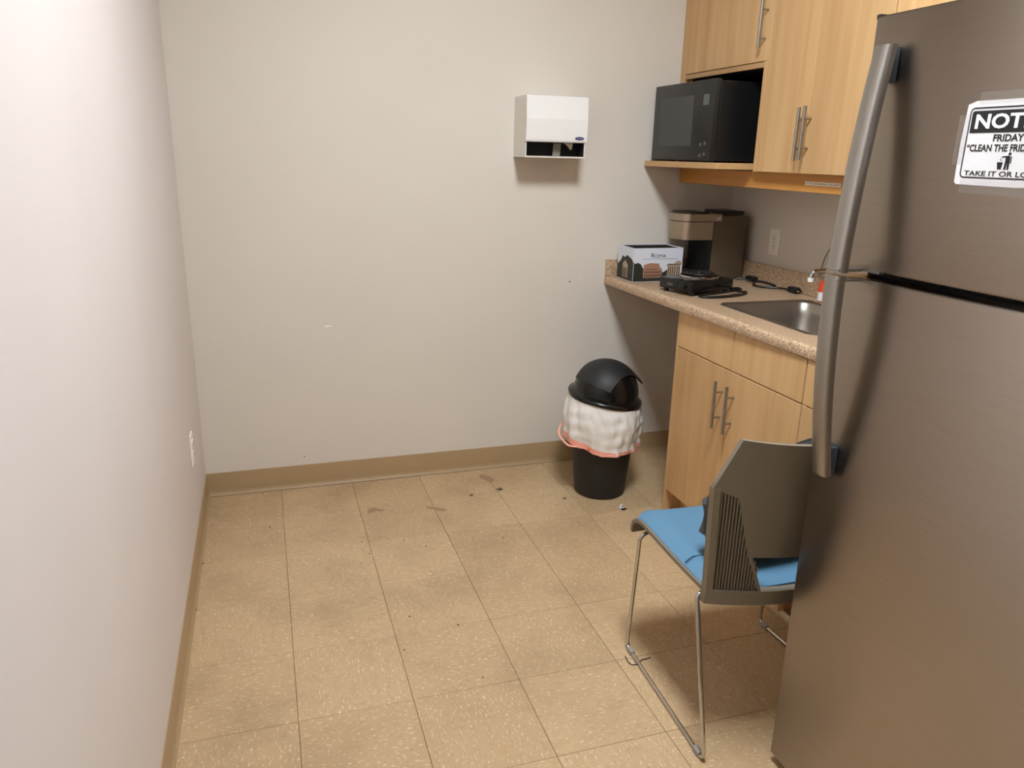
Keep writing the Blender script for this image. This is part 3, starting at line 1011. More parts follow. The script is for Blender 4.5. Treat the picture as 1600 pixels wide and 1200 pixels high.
obj('print_ruin', bm, 'p_tan', rb_)
bm = BM()
for u in (0.060, 0.074, 0.088):
    prism(bm, [(u, 0.014), (u + 0.009, 0.014), (u + 0.009, 0.054), (u, 0.054)], 0.0006, 0.0008, fS)
obj('print_columns', bm, 'p_deep', rb_)
bm = BM()
text_bm(bm, 'R', fF, 0.085, 0.101, 0.1065, 0.1255, 0.0003, 0.0)
text_bm(bm, 'OMA', fF, 0.103, 0.157, 0.1065, 0.1205, 0.0003, 0.0)
obj('lettering', bm, 'ink', rb_)
bm = BM()
u_ = 0.040
while u_ < 0.205:
    w2 = random.uniform(0.006, 0.016)
    prism(bm, [(u_, 0.0994), (u_ + w2, 0.0994), (u_ + w2, 0.1016), (u_, 0.1016)], 0, 0.0003, fF)
    u_ += w2 + 0.0025
fine_ = obj('fine_print', bm, 'p_blue', rb_)
fine_['kind'] = 'stuff'

# ------------------------------------------------------------------ coffee maker
CX0, CX1, CY0, CY1 = 2.062, 2.398, -0.215, -0.040
cm = thing('coffee_maker', 'champagne steel single-cup coffee maker in the worktop corner', 'coffee maker', (2.25, (CY0 + CY1) / 2, ZT))
Z0 = ZT + 0.0006
bm = BM(); box(bm, 2.224, CX1, CY0, CY1, Z0, 1.196, r=0.006); obj('body', bm, 'coffee_side', cm, True)


def dshape(x0, x1, y0, y1, n=12):
    """plan with a half-round nose towards -x"""
    yc, r = (y0 + y1) / 2, (y1 - y0) / 2
    return [(x1, y0), (x1, y1)] + [(x0 + r * 0.75 - r * 0.75 * math.sin(PI * k / n), yc + r * math.cos(PI * k / n)) for k in range(n + 1)]


def dprism(name, x0, x1, y0, y1, z0, z1, m, parent):
    bm = BM()
    prism(bm, dshape(x0, x1, y0, y1), z0, z1, lambda u, v, d_: Vector((u, v, d_)))
    return obj(name, bm, m, parent, True, 35)


dprism('brew_head', CX0 + 0.003, 2.2235, CY0 + 0.002, CY1 - 0.002, 1.088, 1.1665, 'coffee', cm)
dprism('seam_ring', CX0 + 0.006, 2.2235, CY0 + 0.005, CY1 - 0.005, 1.1667, 1.1705, 'coffee_dark', cm)
hd = dprism('handle', CX0, 2.262, CY0 - 0.002, CY1 + 0.002, 1.1707, 1.2015, 'coffee', cm)
bm = BM(); lathe(bm, [(0.0125, 0), (0.0125, 0.002), (0.010, 0.004)], 18, Matrix.Translation((2.246, CY0 - 0.0015, 1.185)) @ Matrix.Rotation(PI / 2, 4, 'X')); obj('pivot', bm, 'chrome', hd, True)
dprism('head_cap', CX0 + 0.012, 2.20, CY0 + 0.012, CY1 - 0.012, 1.2017, 1.2095, 'coffee_dark', cm)
bm = BM(); box(bm, 2.268, 2.386, CY0 + 0.012, CY1 - 0.012, 1.1965, 1.214, r=0.004); obj('tank_lid', bm, 'coffee_dark', cm, True)
dprism('drip_tray', CX0 + 0.030, 2.2235, CY0 + 0.008, CY1 - 0.008, Z0, 0.938, 'coffee_dark', cm)
bm = BM(); box(bm, 2.205, 2.2238, CY0 + 0.002, CY1 - 0.002, 0.9385, 1.0875); obj('cup_bay', bm, 'gasket', cm)

# ------------------------------------------------------------------ hot plate with coiled cord
A = math.radians(16.0)
HM = Matrix.Translation((2.005, -0.470, ZT + 0.0004)) @ Matrix.Rotation(A, 4, 'Z')
hp = thing('hot_plate', 'small black electric hot plate with one coil burner', 'hot plate', (2.005, -0.470, ZT))
bm = BM(); box(bm, -0.122, 0.122, -0.092, 0.092, 0.014, 0.058, r=0.006, mat=HM); obj('housing', bm, 'black_gloss', hp, True)
for sx in (-1, 1):
    for sy in (-1, 1):
        bm = BM(); lathe(bm, [(0.010, 0), (0.013, 0.0142)], 12, HM @ Matrix.Translation((sx * 0.10, sy * 0.072, 0))); obj('foot', bm, 'black', hp)
bm = BM(); lathe(bm, [(0.074, 0.0578), (0.082, 0.0580), (0.082, 0.063), (0.078, 0.067), (0.072, 0.064), (0.050, 0.0592)], 36, HM @ Matrix.Translation((0.018, 0.005, 0))); obj('drip_ring', bm, 'chrome', hp, True)
bm = BM()
sp_ = [HM @ Vector((0.018 + (0.014 + 0.054 * k / 120) * math.cos(2 * PI * 3.4 * k / 120), 0.005 + (0.014 + 0.054 * k / 120) * math.sin(2 * PI * 3.4 * k / 120), 0.073)) for k in range(121)]
tube(bm, sp_, 0.0052, 8); obj('coil', bm, 'coil', hp, True)
bm = BM(); lathe(bm, [(0.014, 0), (0.014, 0.012), (0.011, 0.014)], 18, HM @ Matrix.Translation((-0.1218, -0.045, 0.036)) @ Matrix.Rotation(-PI / 2, 4, 'Y')); obj('knob', bm, 'black', hp, True)
bm = BM(); box(bm, -0.1226, -0.1221, 0.015, 0.045, 0.030, 0.038, mat=HM); obj('nameplate', bm, 'mw_btn', hp)
bm = BM()
zc_ = ZT + 0.0055
pc = smooth_path([(2.105, -0.505, zc_ + 0.018), (2.165, -0.52, zc_), (2.19, -0.56, zc_), (2.13, -0.610, zc_), (2.03, -0.640, zc_), (1.955, -0.632, zc_), (1.948, -0.600, zc_ + 0.001), (2.02, -0.598, zc_ + 0.006), (2.11, -0.580, zc_ + 0.010), (2.17, -0.55, zc_ + 0.011)], 8)
tube(bm, pc, 0.0048, 8); obj('power_cord', bm, 'black', hp, True)
bm = BM(); box(bm, 2.105, 2.14, -0.590, -0.570, zc_ + 0.010, zc_ + 0.026, r=0.003); obj('plug', bm, 'black', hp, True)

# loose cord that runs from the coffee maker along the backsplash
cd = thing('power_cord', 'black power cord with plug lying on the worktop by the backsplash', 'cord', (2.40, -0.40, ZT))
bm = BM()
z_ = ZT + 0.0052
tube(bm, smooth_path([(2.36, -0.226, z_), (2.395, -0.255, z_ + 0.004), (2.405, -0.30, z_ + 0.006), (2.385, -0.335, z_), (2.335, -0.40, z_), (2.345, -0.455, z_), (2.395, -0.505, z_ + 0.002), (2.402, -0.560, z_ + 0.004)], 8), 0.0042, 8)
obj('cable', bm, 'black', cd, True)
bm = BM()
tube(bm, smooth_path([(2.375, -0.36, z_ + 0.010), (2.395, -0.405, z_ + 0.009), (2.402, -0.46, z_ + 0.004)], 8), 0.0055, 8); obj('cable_tail', bm, 'black', cd, True)
bm = BM(); box(bm, 2.375, 2.410, -0.325, -0.275, z_ + 0.002, z_ + 0.022, r=0.004); obj('cable_tie', bm, 'black', cd, True)
bm = BM(); box(bm, 2.388, 2.418, -0.612, -0.558, z_ - 0.003, z_ + 0.020, r=0.005); pg = obj('plug', bm, 'black', cd, True)
bm = BM()
box(bm, 2.394, 2.396, -0.630, -0.611, z_ + 0.005, z_ + 0.011)
box(bm, 2.409, 2.411, -0.630, -0.611, z_ + 0.005, z_ + 0.011)
obj('prong', bm, 'chrome', pg)

# soap bottle and thin hanging cable
sb = thing('soap_bottle', 'orange dish soap bottle with white label behind the sink', 'bottle', (2.392, -0.790, ZT))
bm = BM(); lathe(bm, [(0.024, 0), (0.028, 0.004), (0.028, 0.062), (0.024, 0.078), (0.012, 0.086)], 24, Matrix.Translation((2.392, -0.790, ZT + 0.0005))); obj('body', bm, 'soap', sb, True)
bm = BM(); lathe(bm, [(0.0284, 0.006), (0.0284, 0.040)], 24, Matrix.Translation((2.392, -0.790, ZT)), False, False); obj('label', bm, 'label', sb, True)
bm = BM(); lathe(bm, [(0.012, 0.0865), (0.012, 0.104), (0.007, 0.108), (0.006, 0.118)], 18, Matrix.Translation((2.392, -0.790, ZT))); obj('cap', bm, 'white', sb, True)
bm = BM()
tube(bm, smooth_path([(2.4435, -0.80, 1.3315), (2.4435, -0.775, 1.20), (2.4435, -0.735, 1.125), (2.4435, -0.70, 1.075), (2.4435, -0.685, 1.02), (2.4435, -0.683, 0.992)], 8), 0.0016, 6)
tag(obj('thin_cable', bm, 'wire', None, True), 'thin brown cable hanging down the wall from the cabinets', 'cable')

# ------------------------------------------------------------------ refrigerator
FX, FY0, FY1 = 1.420, -2.715, -1.966
fg = thing('refrigerator', 'stainless steel top-freezer refrigerator with bowed handles', 'refrigerator', (1.80, (FY0 + FY1) / 2, 0.0))
bm = BM(); box(bm, FX + 0.072, 2.16, FY0 + 0.004, FY1 - 0.004, 0.03, 1.688, r=0.006); obj('cabinet', bm, 'fridge_body', fg, True)
bm = BM(); box(bm, FX + 0.0605, FX + 0.0715, FY0 + 0.012, FY1 - 0.012, 0.06, 1.680); obj('gasket', bm, 'gasket', fg)
ZG0, ZG1 = 1.2185, 1.2345
bm = BM(); box(bm, FX, FX + 0.060, FY0, FY1, ZG1, 1.700, r=0.005, seg=3); fd = obj('freezer_door', bm, 'fridge', fg, True)
bm = BM(); box(bm, FX, FX + 0.060, FY0, FY1, 0.022, ZG0, r=0.005, seg=3); rd = obj('fridge_door', bm, 'fridge', fg, True)
bm = BM(); box(bm, FX + 0.001, FX + 0.030, FY1 - 0.009, FY1 + 0.0015, 1.694, 1.7035, r=0.002); obj('corner_cap', bm, 'black', fg)
bm = BM(); box(bm, FX + 0.02, FX + 0.10, FY0 + 0.006, FY0 + 0.050, 1.7005, 1.716, r=0.003); obj('hinge_cover', bm, 'black', fg)
for x in (FX + 0.10, 2.10):
    for y in (FY0 + 0.05, FY1 - 0.05):
        bm = BM(); lathe(bm, [(0.018, 0.0003), (0.018, 0.02), (0.010, 0.031)], 14, Matrix.Translation((x, y, 0))); obj('foot', bm, 'black', fg)
bm = BM(); box(bm, FX + 0.06, FX + 0.07, FY0 + 0.02, FY1 - 0.02, 0.004, 0.0215); obj('kick_plate', bm, 'gasket', fg)


def bow_handle(parent, pts, zb0, zb1, zplate):
    """flat bar, bowed outwards towards the gap between the doors; pts = (x of outer face, z)"""
    bm = BM()
    yh0, yh1, th = -2.043, -2.001, 0.019
    sec = []
    for x, z in pts:
        ring = []
        for y, d_ in ((yh1, 0.006), (yh1 - 0.003, 0.002), (yh1 - 0.008, 0.0), (yh0 + 0.008, 0.0), (yh0 + 0.003, 0.002), (yh0, 0.006), (yh0, th), (yh1, th)):
            ring.append(bm.verts.new((x + d_, y, z)))
        sec.append(ring)
    for a, c in zip(sec, sec[1:]):
        for k in range(8):
            bm.faces.new((a[k], a[(k + 1) % 8], c[(k + 1) % 8], c[k]))
    bm.faces.new(sec[0]); bm.faces.new(list(reversed(sec[-1])))
    h = obj('handle', bm, 'fridge_h', parent, True, 50)
    bm = BM()
    xe = max(p[0] for p in pts)
    box(bm, xe + 0.010, FX - 0.0004, -2.040, -2.006, zb0, zb1, r=0.002)
    obj('bracket', bm, 'bracket', h, True)
    bm = BM()
    box(bm, 1.352, FX - 0.0004, -2.041, -2.003, zplate, zplate + 0.005, r=0.001, seg=1)
    box(bm, FX - 0.012, FX - 0.0004, -2.085, -2.041, zplate, zplate + 0.005)
    obj('end_plate', bm, 'fridge_h', h)
    return h


def bez(p0, p1, p2, n=14):
    return [tuple(p0[i] * (1 - t) ** 2 + 2 * p1[i] * t * (1 - t) + p2[i] * t * t for i in range(2)) for t in (k / n for k in range(n + 1))]


bow_handle(fd, bez((1.391, 1.643), (1.361, 1.46), (1.353, 1.2315)), 1.580, 1.640, 1.2345)
bow_handle(rd, bez((1.351, 1.2255), (1.352, 1.00), (1.389, 0.800)), 0.803, 0.864, 1.2145)

# ------------------------------------------------------------------ notice on the freezer door
SW, SH = 0.188, 0.130
NX = FX - 0.0006
fN = lambda u, v, d_: Vector((NX - d_, -2.2065 - u, 1.4085 + v))
bm = BM()
prism(bm, [(0.0, 0.002), (0.004, -0.002), (SW * 0.6, -0.0035), (SW, 0.0), (SW, SH), (SW * 0.4, SH - 0.001), (0.018, SH - 0.001), (0.002, SH - 0.006), (-0.001, SH * 0.5)], 0, 0.0004, fN)
ns = obj('notice_sign', bm, 'paper')
tag(ns, 'white NOTICE sheet in black lettering taped to the freezer door', 'sign')


def frame_poly(bm, u0, u1, v0, v1, r, w, d0, d1, fn):
    o_ = rrect(u0, u1, v0, v1, r)
    i_ = rrect(u0 + w, u1 - w, v0 + w, v1 - w, r - w)
    n = len(o_)
    A_ = [bm.verts.new(fn(*p, d1)) for p in o_]
    B_ = [bm.verts.new(fn(*p, d1)) for p in i_]
    C_ = [bm.verts.new(fn(*p, d0)) for p in o_]
    D_ = [bm.verts.new(fn(*p, d0)) for p in i_]
    for k in range(n):
        j = (k + 1) % n
        bm.faces.new((A_[k], A_[j], B_[j], B_[k]))
        bm.faces.new((C_[k], D_[k], D_[j], C_[j]))
        bm.faces.new((A_[k], C_[k], C_[j], A_[j]))
        bm.faces.new((B_[k], B_[j], D_[j], D_[k]))


d0, d1 = 0.0005, 0.0007
bm = BM(); frame_poly(bm, 0.0085, SW - 0.0085, 0.0085, SH - 0.011, 0.008, 0.0022, d0, d1, fN); obj('border', bm, 'ink', ns)
bm = BM(); prism(bm, [(0.0130, 0.0795), (SW - 0.0130, 0.0795), (SW - 0.0130, 0.1135), (0.0155, 0.1135), (0.0130, 0.1110)], d0, d1, fN); hb = obj('header_band', bm, 'ink', ns)
fN2 = lambda u, v, d_: fN(u, v, d1 + 0.0001 + d_)
fN1 = lambda u, v, d_: fN(u, v, d0 + d_)
bm = BM(); text_bm(bm, 'NOTICE', fN2, 0.0215, SW - 0.0215, 0.0855, 0.1085, 0.0002, 0.03); obj('header_lettering', bm, 'inkwhite', hb)
for txt, u0, u1, v0, v1, bold in (('FRIDAY IS', 0.0600, 0.1290, 0.0660, 0.0770, 0.028),
                                  ('\u201cCLEAN THE FRIDGE\u201d DAY', 0.0135, SW - 0.0135, 0.0505, 0.0620, 0.028),
                                  ('TAKE IT OR LOSE IT', 0.0170, SW - 0.0190, 0.0125, 0.0205, 0.016)):
    bm = BM(); text_bm(bm, txt, fN1, u0, u1, v0, v1, 0.0002, bold); obj('lettering', bm, 'ink', ns)
bm = BM()
for k in range(1):
    prism(bm, [(0.0775, 0.0235), (0.0840, 0.0235), (0.0860, 0.0345), (0.0755, 0.0345)], d0, d1, fN)          # bin
    prism(bm, [(0.0885, 0.0230), (0.0925, 0.0230), (0.0930, 0.0345), (0.0945, 0.0230), (0.0975, 0.0230), (0.0975, 0.0430), (0.0940, 0.0445), (0.0830, 0.0435), (0.0830, 0.0418), (0.0895, 0.0415), (0.0895, 0.0340)], d0, d1, fN)
    prism(bm, [(0.0985, 0.0330), (0.1000, 0.0330), (0.1000, 0.0430), (0.0985, 0.0440)], d0, d1, fN)
    prism(bm, [(0.0955 + 0.0026 * math.cos(a), 0.0472 + 0.0024 * math.sin(a)) for a in (2 * PI * q / 14 for q in range(14))], d0, d1, fN)
    for u, v in ((0.0815, 0.0405), (0.0800, 0.0380), (0.0818, 0.0365)):
        prism(bm, [(u, v), (u + 0.0014, v + 0.0004), (u + 0.0012, v + 0.0016), (u - 0.0002, v + 0.0012)], d0, d1, fN)
obj('pictogram', bm, 'ink', ns)
for (u0, u1, v0, v1) in ((0.022, SW - 0.02, SH - 0.007, SH + 0.012), (-0.011, 0.008, 0.030, SH - 0.022), (0.012, SW - 0.01, -0.016, 0.005)):
    bm = BM()
    prism(bm, [(u0, v0), (u1, v0 - 0.001), (u1, v1 + 0.001), (u0, v1)], 0.00045, 0.0005, fN)
    obj('tape_strip', bm, 'tape', ns)

# ------------------------------------------------------------------ stacking chair
CXC = 1.512
ch = thing('stacking_chair', 'taupe plastic stacking chair with blue seat and chrome sled legs', 'chair', (CXC, -1.69, 0.0))
sprof = [(-1.872, 0.424), (-1.82, 0.424), (-1.74, 0.425), (-1.66, 0.428), (-1.58, 0.433), (-1.52, 0.437), (-1.475, 0.437), (-1.447, 0.430), (-1.430, 0.416), (-1.423, 0.398), (-1.422, 0.380)]
spl = [(p.x, p.y) for p in smooth_path([(y, z, 0) for y, z in sprof], 3)]
nrmls = []
for i in range(len(spl)):
    a, c = spl[max(i - 1, 0)], spl[min(i + 1, len(spl) - 1)]
    dy, dz = c[0] - a[0], c[1] - a[1]
    l = math.hypot(dy, dz)
    nrmls.append((-dz / l, dy / l))


def seat_pt(i, s, hw, off):
    y, z = spl[i]
    ny, nz = nrmls[i]
    dish = -0.010 * (1 - s * s)
    x_ = s * hw
    y = max(y, -1.878 + 0.068 * (abs(x_) / 0.26) ** 2 + 0.014)
    return Vector((CXC + x_, y + ny * off, z + nz * off + dish * min(1, (len(spl) - 1 - i) / 8)))


NX_ = 14
bm = BM()
slab(bm, lambda i, j: seat_pt(j, -1 + 2 * i / NX_, 0.236, 0.0), lambda i, j: seat_pt(j, -1 + 2 * i / NX_, 0.236, -0.011), NX_, len(spl) - 1)
obj('seat_pan', bm, 'shell', ch, True, 45)
bm = BM()


def cush(i, j, top):
    s = -1 + 2 * i / NX_
    e = min(1.0, (1 - abs(s)) * 9 + 0.0)
    jj = j
    f = min(1.0, min(jj, len(spl) - 3 - jj) / 3)
    hgt = 0.0006 + (0.021 * math.sqrt(max(0, min(e, 1))) * (0.35 + 0.65 * math.sqrt(max(f, 0)))) if top else 0.0004
    return seat_pt(jj + 1, s, 0.228, hgt)


slab(bm, lambda i, j: cush(i, j, True), lambda i, j: cush(i, j, False), NX_, len(spl) - 3)
cu_ = obj('cushion', bm, 'seat', ch, True, 60)
bm = BM()
ki = min(range(len(spl)), key=lambda k: abs(spl[k][0] + 1.715))
tube(bm, [seat_pt(ki, s, 0.228, 0.0006 + 0.021 * math.sqrt(min(1, (1 - abs(s)) * 9))) + Vector((0, 0.016 * (1 - s * s), 0.0004)) for s in (-0.99 + 1.98 * k / 40 for k in range(41))], 0.0016, 6)
obj('seam', bm, 'rib_gap', cu_)


def back_y(x, z):
    t = (z - 0.39) / 0.43
    return -1.878 - 0.056 * t + 0.068 * (abs(x) / 0.26) ** 2


def bpt(x, z, d_):
    return Vector((CXC + x, back_y(x, z) + d_, z))


def ztop(x):
    a = abs(x)
    if a <= 0.222:
        return 0.824 + 0.014 * (a / 0.222) ** 2
    return 0.838 - (a - 0.222) / 0.040 * 0.128


def zbot(x):
    a = abs(x)
    pts = [(0, 0.522), (0.152, 0.526), (0.160, 0.530), (0.206, 0.688), (0.250, 0.704), (0.262, 0.7095)]
    for (x0, z0), (x1, z1) in zip(pts, pts[1:]):
        if a <= x1:
            return z0 + (z1 - z0) * (a - x0) / (x1 - x0)
    return pts[-1][1]


xsb = [-0.262, -0.256, -0.250, -0.240, -0.232, -0.222, -0.214, -0.206, -0.19, -0.175, -0.160, -0.152]
xsb = xsb + [-0.152 + 0.304 * k / 16 for k in range(1, 16)] + [-x for x in reversed(xsb)]
bm = BM()
NV = 10
slab(bm, lambda i, j: bpt(xsb[i], zbot(xsb[i]) + (ztop(xsb[i]) - zbot(xsb[i])) * j / NV, -0.0065),
     lambda i, j: bpt(xsb[i], zbot(xsb[i]) + (ztop(xsb[i]) - zbot(xsb[i])) * j / NV, 0.0065), len(xsb) - 1, NV)
obj('backrest', bm, 'shell', ch, True, 45)


def strip(bm, p, q, w0, w1, th, n=10):
    """band between two (x,z) lines: p/q = lists of two points for each edge"""
    slab(bm, lambda i, j: bpt(p[0][0] + (p[1][0] - p[0][0]) * i / n + j * (w0 + (w1 - w0) * i / n), p[0][1] + (p[1][1] - p[0][1]) * i / n + (q * j), -th),
         lambda i, j: bpt(p[0][0] + (p[1][0] - p[0][0]) * i / n + j * (w0 + (w1 - w0) * i / n), p[0][1] + (p[1][1] - p[0][1]) * i / n + (q * j), th), n, 1)


for s in (-1, 1):
    bm = BM()
    strip(bm, ((s * 0.262, 0.7095), (s * 0.236, 0.398)), 0.0, -s * 0.014, -s * 0.014, 0.010)
    obj('side_rail', bm, 'shell', ch, True, 45)
    bm = BM()
    strip(bm, ((s * 0.160, 0.534), (s * 0.118, 0.425)), 0.0, -s * 0.007, -s * 0.009, 0.0065)
    obj('slant_rail', bm, 'shell', ch, True, 45)
    bm = BM()
    gx_ = [0.118 + (0.250 - 0.118) * k / 12 for k in range(13)]
    gt_ = lambda x: (0.4255 + (x - 0.118) / 0.042 * 0.106) if x < 0.160 else zbot(x)
    slab(bm, lambda i, j: bpt(s * min(gx_[i], 0.226 + 0.026 * (0.42 + (gt_(gx_[i]) - 0.42) * j / 8 - 0.4) / 0.31), 0.42 + (gt_(gx_[i]) - 0.42) * j / 8, 0.0050),
         lambda i, j: bpt(s * min(gx_[i], 0.226 + 0.026 * (0.42 + (gt_(gx_[i]) - 0.42) * j / 8 - 0.4) / 0.31), 0.42 + (gt_(gx_[i]) - 0.42) * j / 8, 0.0064), 12, 8)
    obj('grille_backing', bm, 'shell_shade', ch, True, 45)
    nr = 15
    for k in range(nr):
        x_t = 0.245 - 0.038 * (k + 0.5) / nr * (1.0)
        x0 = 0.2245 - (0.2245 - 0.122) * (k + 0.5) / nr      # foot of the rib
        # ribs stand nearly upright: they stop where the slanted rail or the panel begins
        xt = x0 + 0.020
        zt_lim = 0.4255 + (xt - 0.118) / 0.042 * 0.109 if xt < 0.160 else zbot(xt)
        zt = min(zt_lim, zbot(max(xt, 0.160)) if xt > 0.16 else zt_lim)
        xt = x0 + 0.020 * (zt - 0.42) / 0.28
        bm = BM()
        strip(bm, ((s * (x0 + 0.0013), 0.424), (s * (xt + 0.0013), zt)), 0.0, -s * 0.0026, -s * 0.0026, 0.0045, 6)
        obj('rib', bm, 'shell', ch)
bm = BM()
xb_ = [-0.238 + 0.476 * k / 24 for k in range(25)]
slab(bm, lambda i, j: bpt(xb_[i], 0.386 + 0.041 * j / 2, -0.010), lambda i, j: bpt(xb_[i], 0.386 + 0.041 * j / 2, 0.012), 24, 2)
obj('lower_rail', bm, 'shell', ch, True, 45)
RL = 0.0058
for s in (-1, 1):
    bm = BM()
    xo = s * 0.243
    path = [(CXC + s * 0.205, -1.800, 0.400), (CXC + xo, -1.806, 0.400), (CXC + s * 0.258, -1.935, RL + 0.0004), (CXC + s * 0.236, -1.455, RL + 0.0004), (CXC + xo, -1.497, 0.400), (CXC + s * 0.205, -1.497, 0.414)]
    tube(bm, fillet(path, 0.028, 7), RL, 12)
    lg = obj('sled_leg', bm, 'chrome', ch, True)
    for yy in (-1.485, -1.90):
        bm = BM()
        f_ = (yy + 1.455) / (-1.935 + 1.455)
        xx = CXC + s * (0.236 + (0.258 - 0.236) * f_)
        box(bm, xx - 0.0075, xx + 0.0075, yy - 0.014, yy + 0.014, 0.0003, 0.0155, r=0.003)
        obj('glide', bm, 'rubber', lg, True)

# black bag on the seat
bg = thing('handbag', 'black soft bag with arched handle on the blue chair seat', 'bag', (1.52, -1.735, 0.452))
bm = BM()
t = bmesh.new()
bmesh.ops.create_uvsphere(t, u_segments=28, v_segments=18, radius=1)
for v in t.verts:
    c = v.co
    f = lambda a, p: math.copysign(abs(a) ** p, a)
    v.co = Vector((1.515 + 0.195 * f(c.x, 0.6), -1.742 + 0.066 * f(c.y, 0.75) + 0.004 * math.sin(9 * c.x), 0.566 + 0.116 * f(c.z, 0.62) + 0.006 * math.sin(7 * c.x)))
merge(bm, t)
obj('pouch', bm, 'bag', bg, True, 80)
bm = BM()
tube(bm, [Vector((1.348 + 0.012 * math.sin(k * PI / 8), -1.700 + 0.0 * k, 0.5 + 0.012 * k)) for k in range(9)], 0.020, 10); obj('end_flap', bm, 'bag_l', bg, True)
bm = BM()
tube(bm, [Vector((1.632 + 0.130 * math.cos(PI * k / 18), -1.735, 0.640 + 0.104 * math.sin(PI * k / 18))) for k in range(19)], 0.010, 12, flat=0.016); obj('handle', bm, 'bag', bg, True)
bm = BM()
tube(bm, [Vector((1.638 + 0.112 * math.cos(PI * k / 18), -1.768, 0.640 + 0.092 * math.sin(PI * k / 18))) for k in range(19)], 0.008, 12, flat=0.012); obj('handle', bm, 'bag_l', bg, True)

# ------------------------------------------------------------------ waste bin
BX, BY = 1.664, -0.372
tb = thing('waste_bin', 'black swing-top waste bin with white liner beside the wall', 'bin', (BX, BY, 0.0))
MB_ = Matrix.Translation((BX, BY, 0.0006))
bm = BM()
lathe(bm, [(0.104, 0.0), (0.110, 0.004), (0.114, 0.02), (0.150, 0.425), (0.153, 0.430), (0.147, 0.432), (0.111, 0.03), (0.09, 0.012)], 40, MB_)
obj('pail', bm, 'black_matte', tb, True, 50)
# liner: wrinkled skirt folded over the rim
bm = BM()
rl = random.Random(3)
ph = [rl.uniform(0, 2 * PI) for _ in range(8)]
NA, NL = 96, 20


def hem(a):
    return 0.247 + 0.022 * math.cos(a - math.radians(140)) + 0.012 * math.cos(2 * (a - math.radians(334))) + 0.003 * math.sin(7 * a)


def liner(i, j, off):
    a = 2 * PI * i / NA
    t_ = j / NL
    zt_ = 0.438 + 0.016 * math.cos(a - math.radians(155))
    z = zt_ + (hem(a) - zt_) * t_
    r = 0.1535 + 0.010 * math.sin(PI * min(1, t_ * 1.2)) + 0.010 * (1 - t_) * t_
    amp = 0.0015 + 0.0065 * t_ ** 0.6
    r += amp * (0.6 * math.sin(5 * a + ph[0] + 2.2 * t_) + 0.5 * math.sin(11 * a + ph[1] - 3 * t_) + 0.35 * math.sin(19 * a + ph[2] + 5 * t_) + 0.25 * math.sin(31 * a + ph[3] - 9 * t_))
    r += 0.0022 * math.sin(23 * t_ + 4 * a + ph[4]) * math.sin(3 * a + ph[5])
    r += 0.016 * max(0, math.cos(a - math.radians(165))) ** 3 * t_
    for a0, sl, dp, wd in ((203, 6, 0.010, 4.0), (222, -14, 0.006, 3.0), (248, 30, 0.006, 3.5), (268, -26, 0.006, 3.0), (292, 22, 0.007, 3.5), (318, -12, 0.007, 3.0), (172, 10, 0.007, 4.0), (236, 48, 0.004, 2.6), (280, 52, 0.004, 2.6)):
        da = math.degrees(a) - (a0 + sl * (t_ - 0.5))
        r -= dp * math.exp(-(da / wd) ** 2) * math.sin(PI * min(1, 0.15 + t_)) if t_ < 0.85 else 0.0
    r += 0.006 * t_
    r = max(r, 0.1548)
    return Vector((BX + (r + off) * math.cos(a), BY + (r + off) * math.sin(a), z))


g = [[bm.verts.new(liner(i, j, 0)) for j in range(NL + 1)] for i in range(NA)]
g2 = [[bm.verts.new(liner(i, j, -0.0008)) for j in range(NL + 1)] for i in range(NA)]
for i in range(NA):
    k = (i + 1) % NA
    for j in range(NL):
        bm.faces.new((g[i][j], g[k][j], g[k][j + 1], g[i][j + 1]))
        bm.faces.new((g2[i][j], g2[i][j + 1], g2[k][j + 1], g2[k][j]))
    bm.faces.new((g[i][0], g2[i][0], g2[k][0], g[k][0]))
    bm.faces.new((g[i][NL], g[k][NL], g2[k][NL], g2[i][NL]))
ln = obj('liner', bm, 'liner', tb, True, 70)
bm = BM()
rows = []
for i in range(NA):
    a = 2 * PI * i / NA
    base_ = liner(i, NL, 0.0012)
    w = 0.017 + 0.006 * math.sin(2 * a + 0.6)
    up_ = liner(i, NL - 2, 0.0016)
    rows.append((bm.verts.new(base_ + Vector((0, 0, -0.003))), bm.verts.new(Vector((up_.x, up_.y, base_.z + w)))))
for i in range(NA):
    k = (i + 1) % NA
    bm.faces.new((rows[i][0], rows[k][0], rows[k][1], rows[i][1]))
obj('drawstring', bm, 'draw', ln, True, 70)
bm = BM()
tube(bm, smooth_path([liner(int(NA * a_ / 360), NL, 0.004 + o_) + Vector((0, 0, dz_)) for a_, o_, dz_ in ((150, 0.0, 0.03), (162, 0.012, 0.018), (178, 0.016, 0.004), (196, 0.010, -0.006), (212, 0.002, 0.004))], 6), 0.0018, 6, flat=0.005)
obj('drawstring_loop', bm, 'draw', ln, True)
for ang in (228, 305):
    bm = BM()
    i = int(ang / 360 * NA)
    c = liner(i, NL, 0.0035) + Vector((0, 0, 0.007))
    a = 2 * PI * i / NA
    lathe(bm, [(0.007, 0), (0.007, 0.0015)], 12, Matrix.Translation(c) @ Matrix.Rotation(a, 4, 'Z') @ Matrix.Rotation(PI / 2, 4, 'Y'))
    obj('drawstring_hole', bm, 'drawspot', ln)
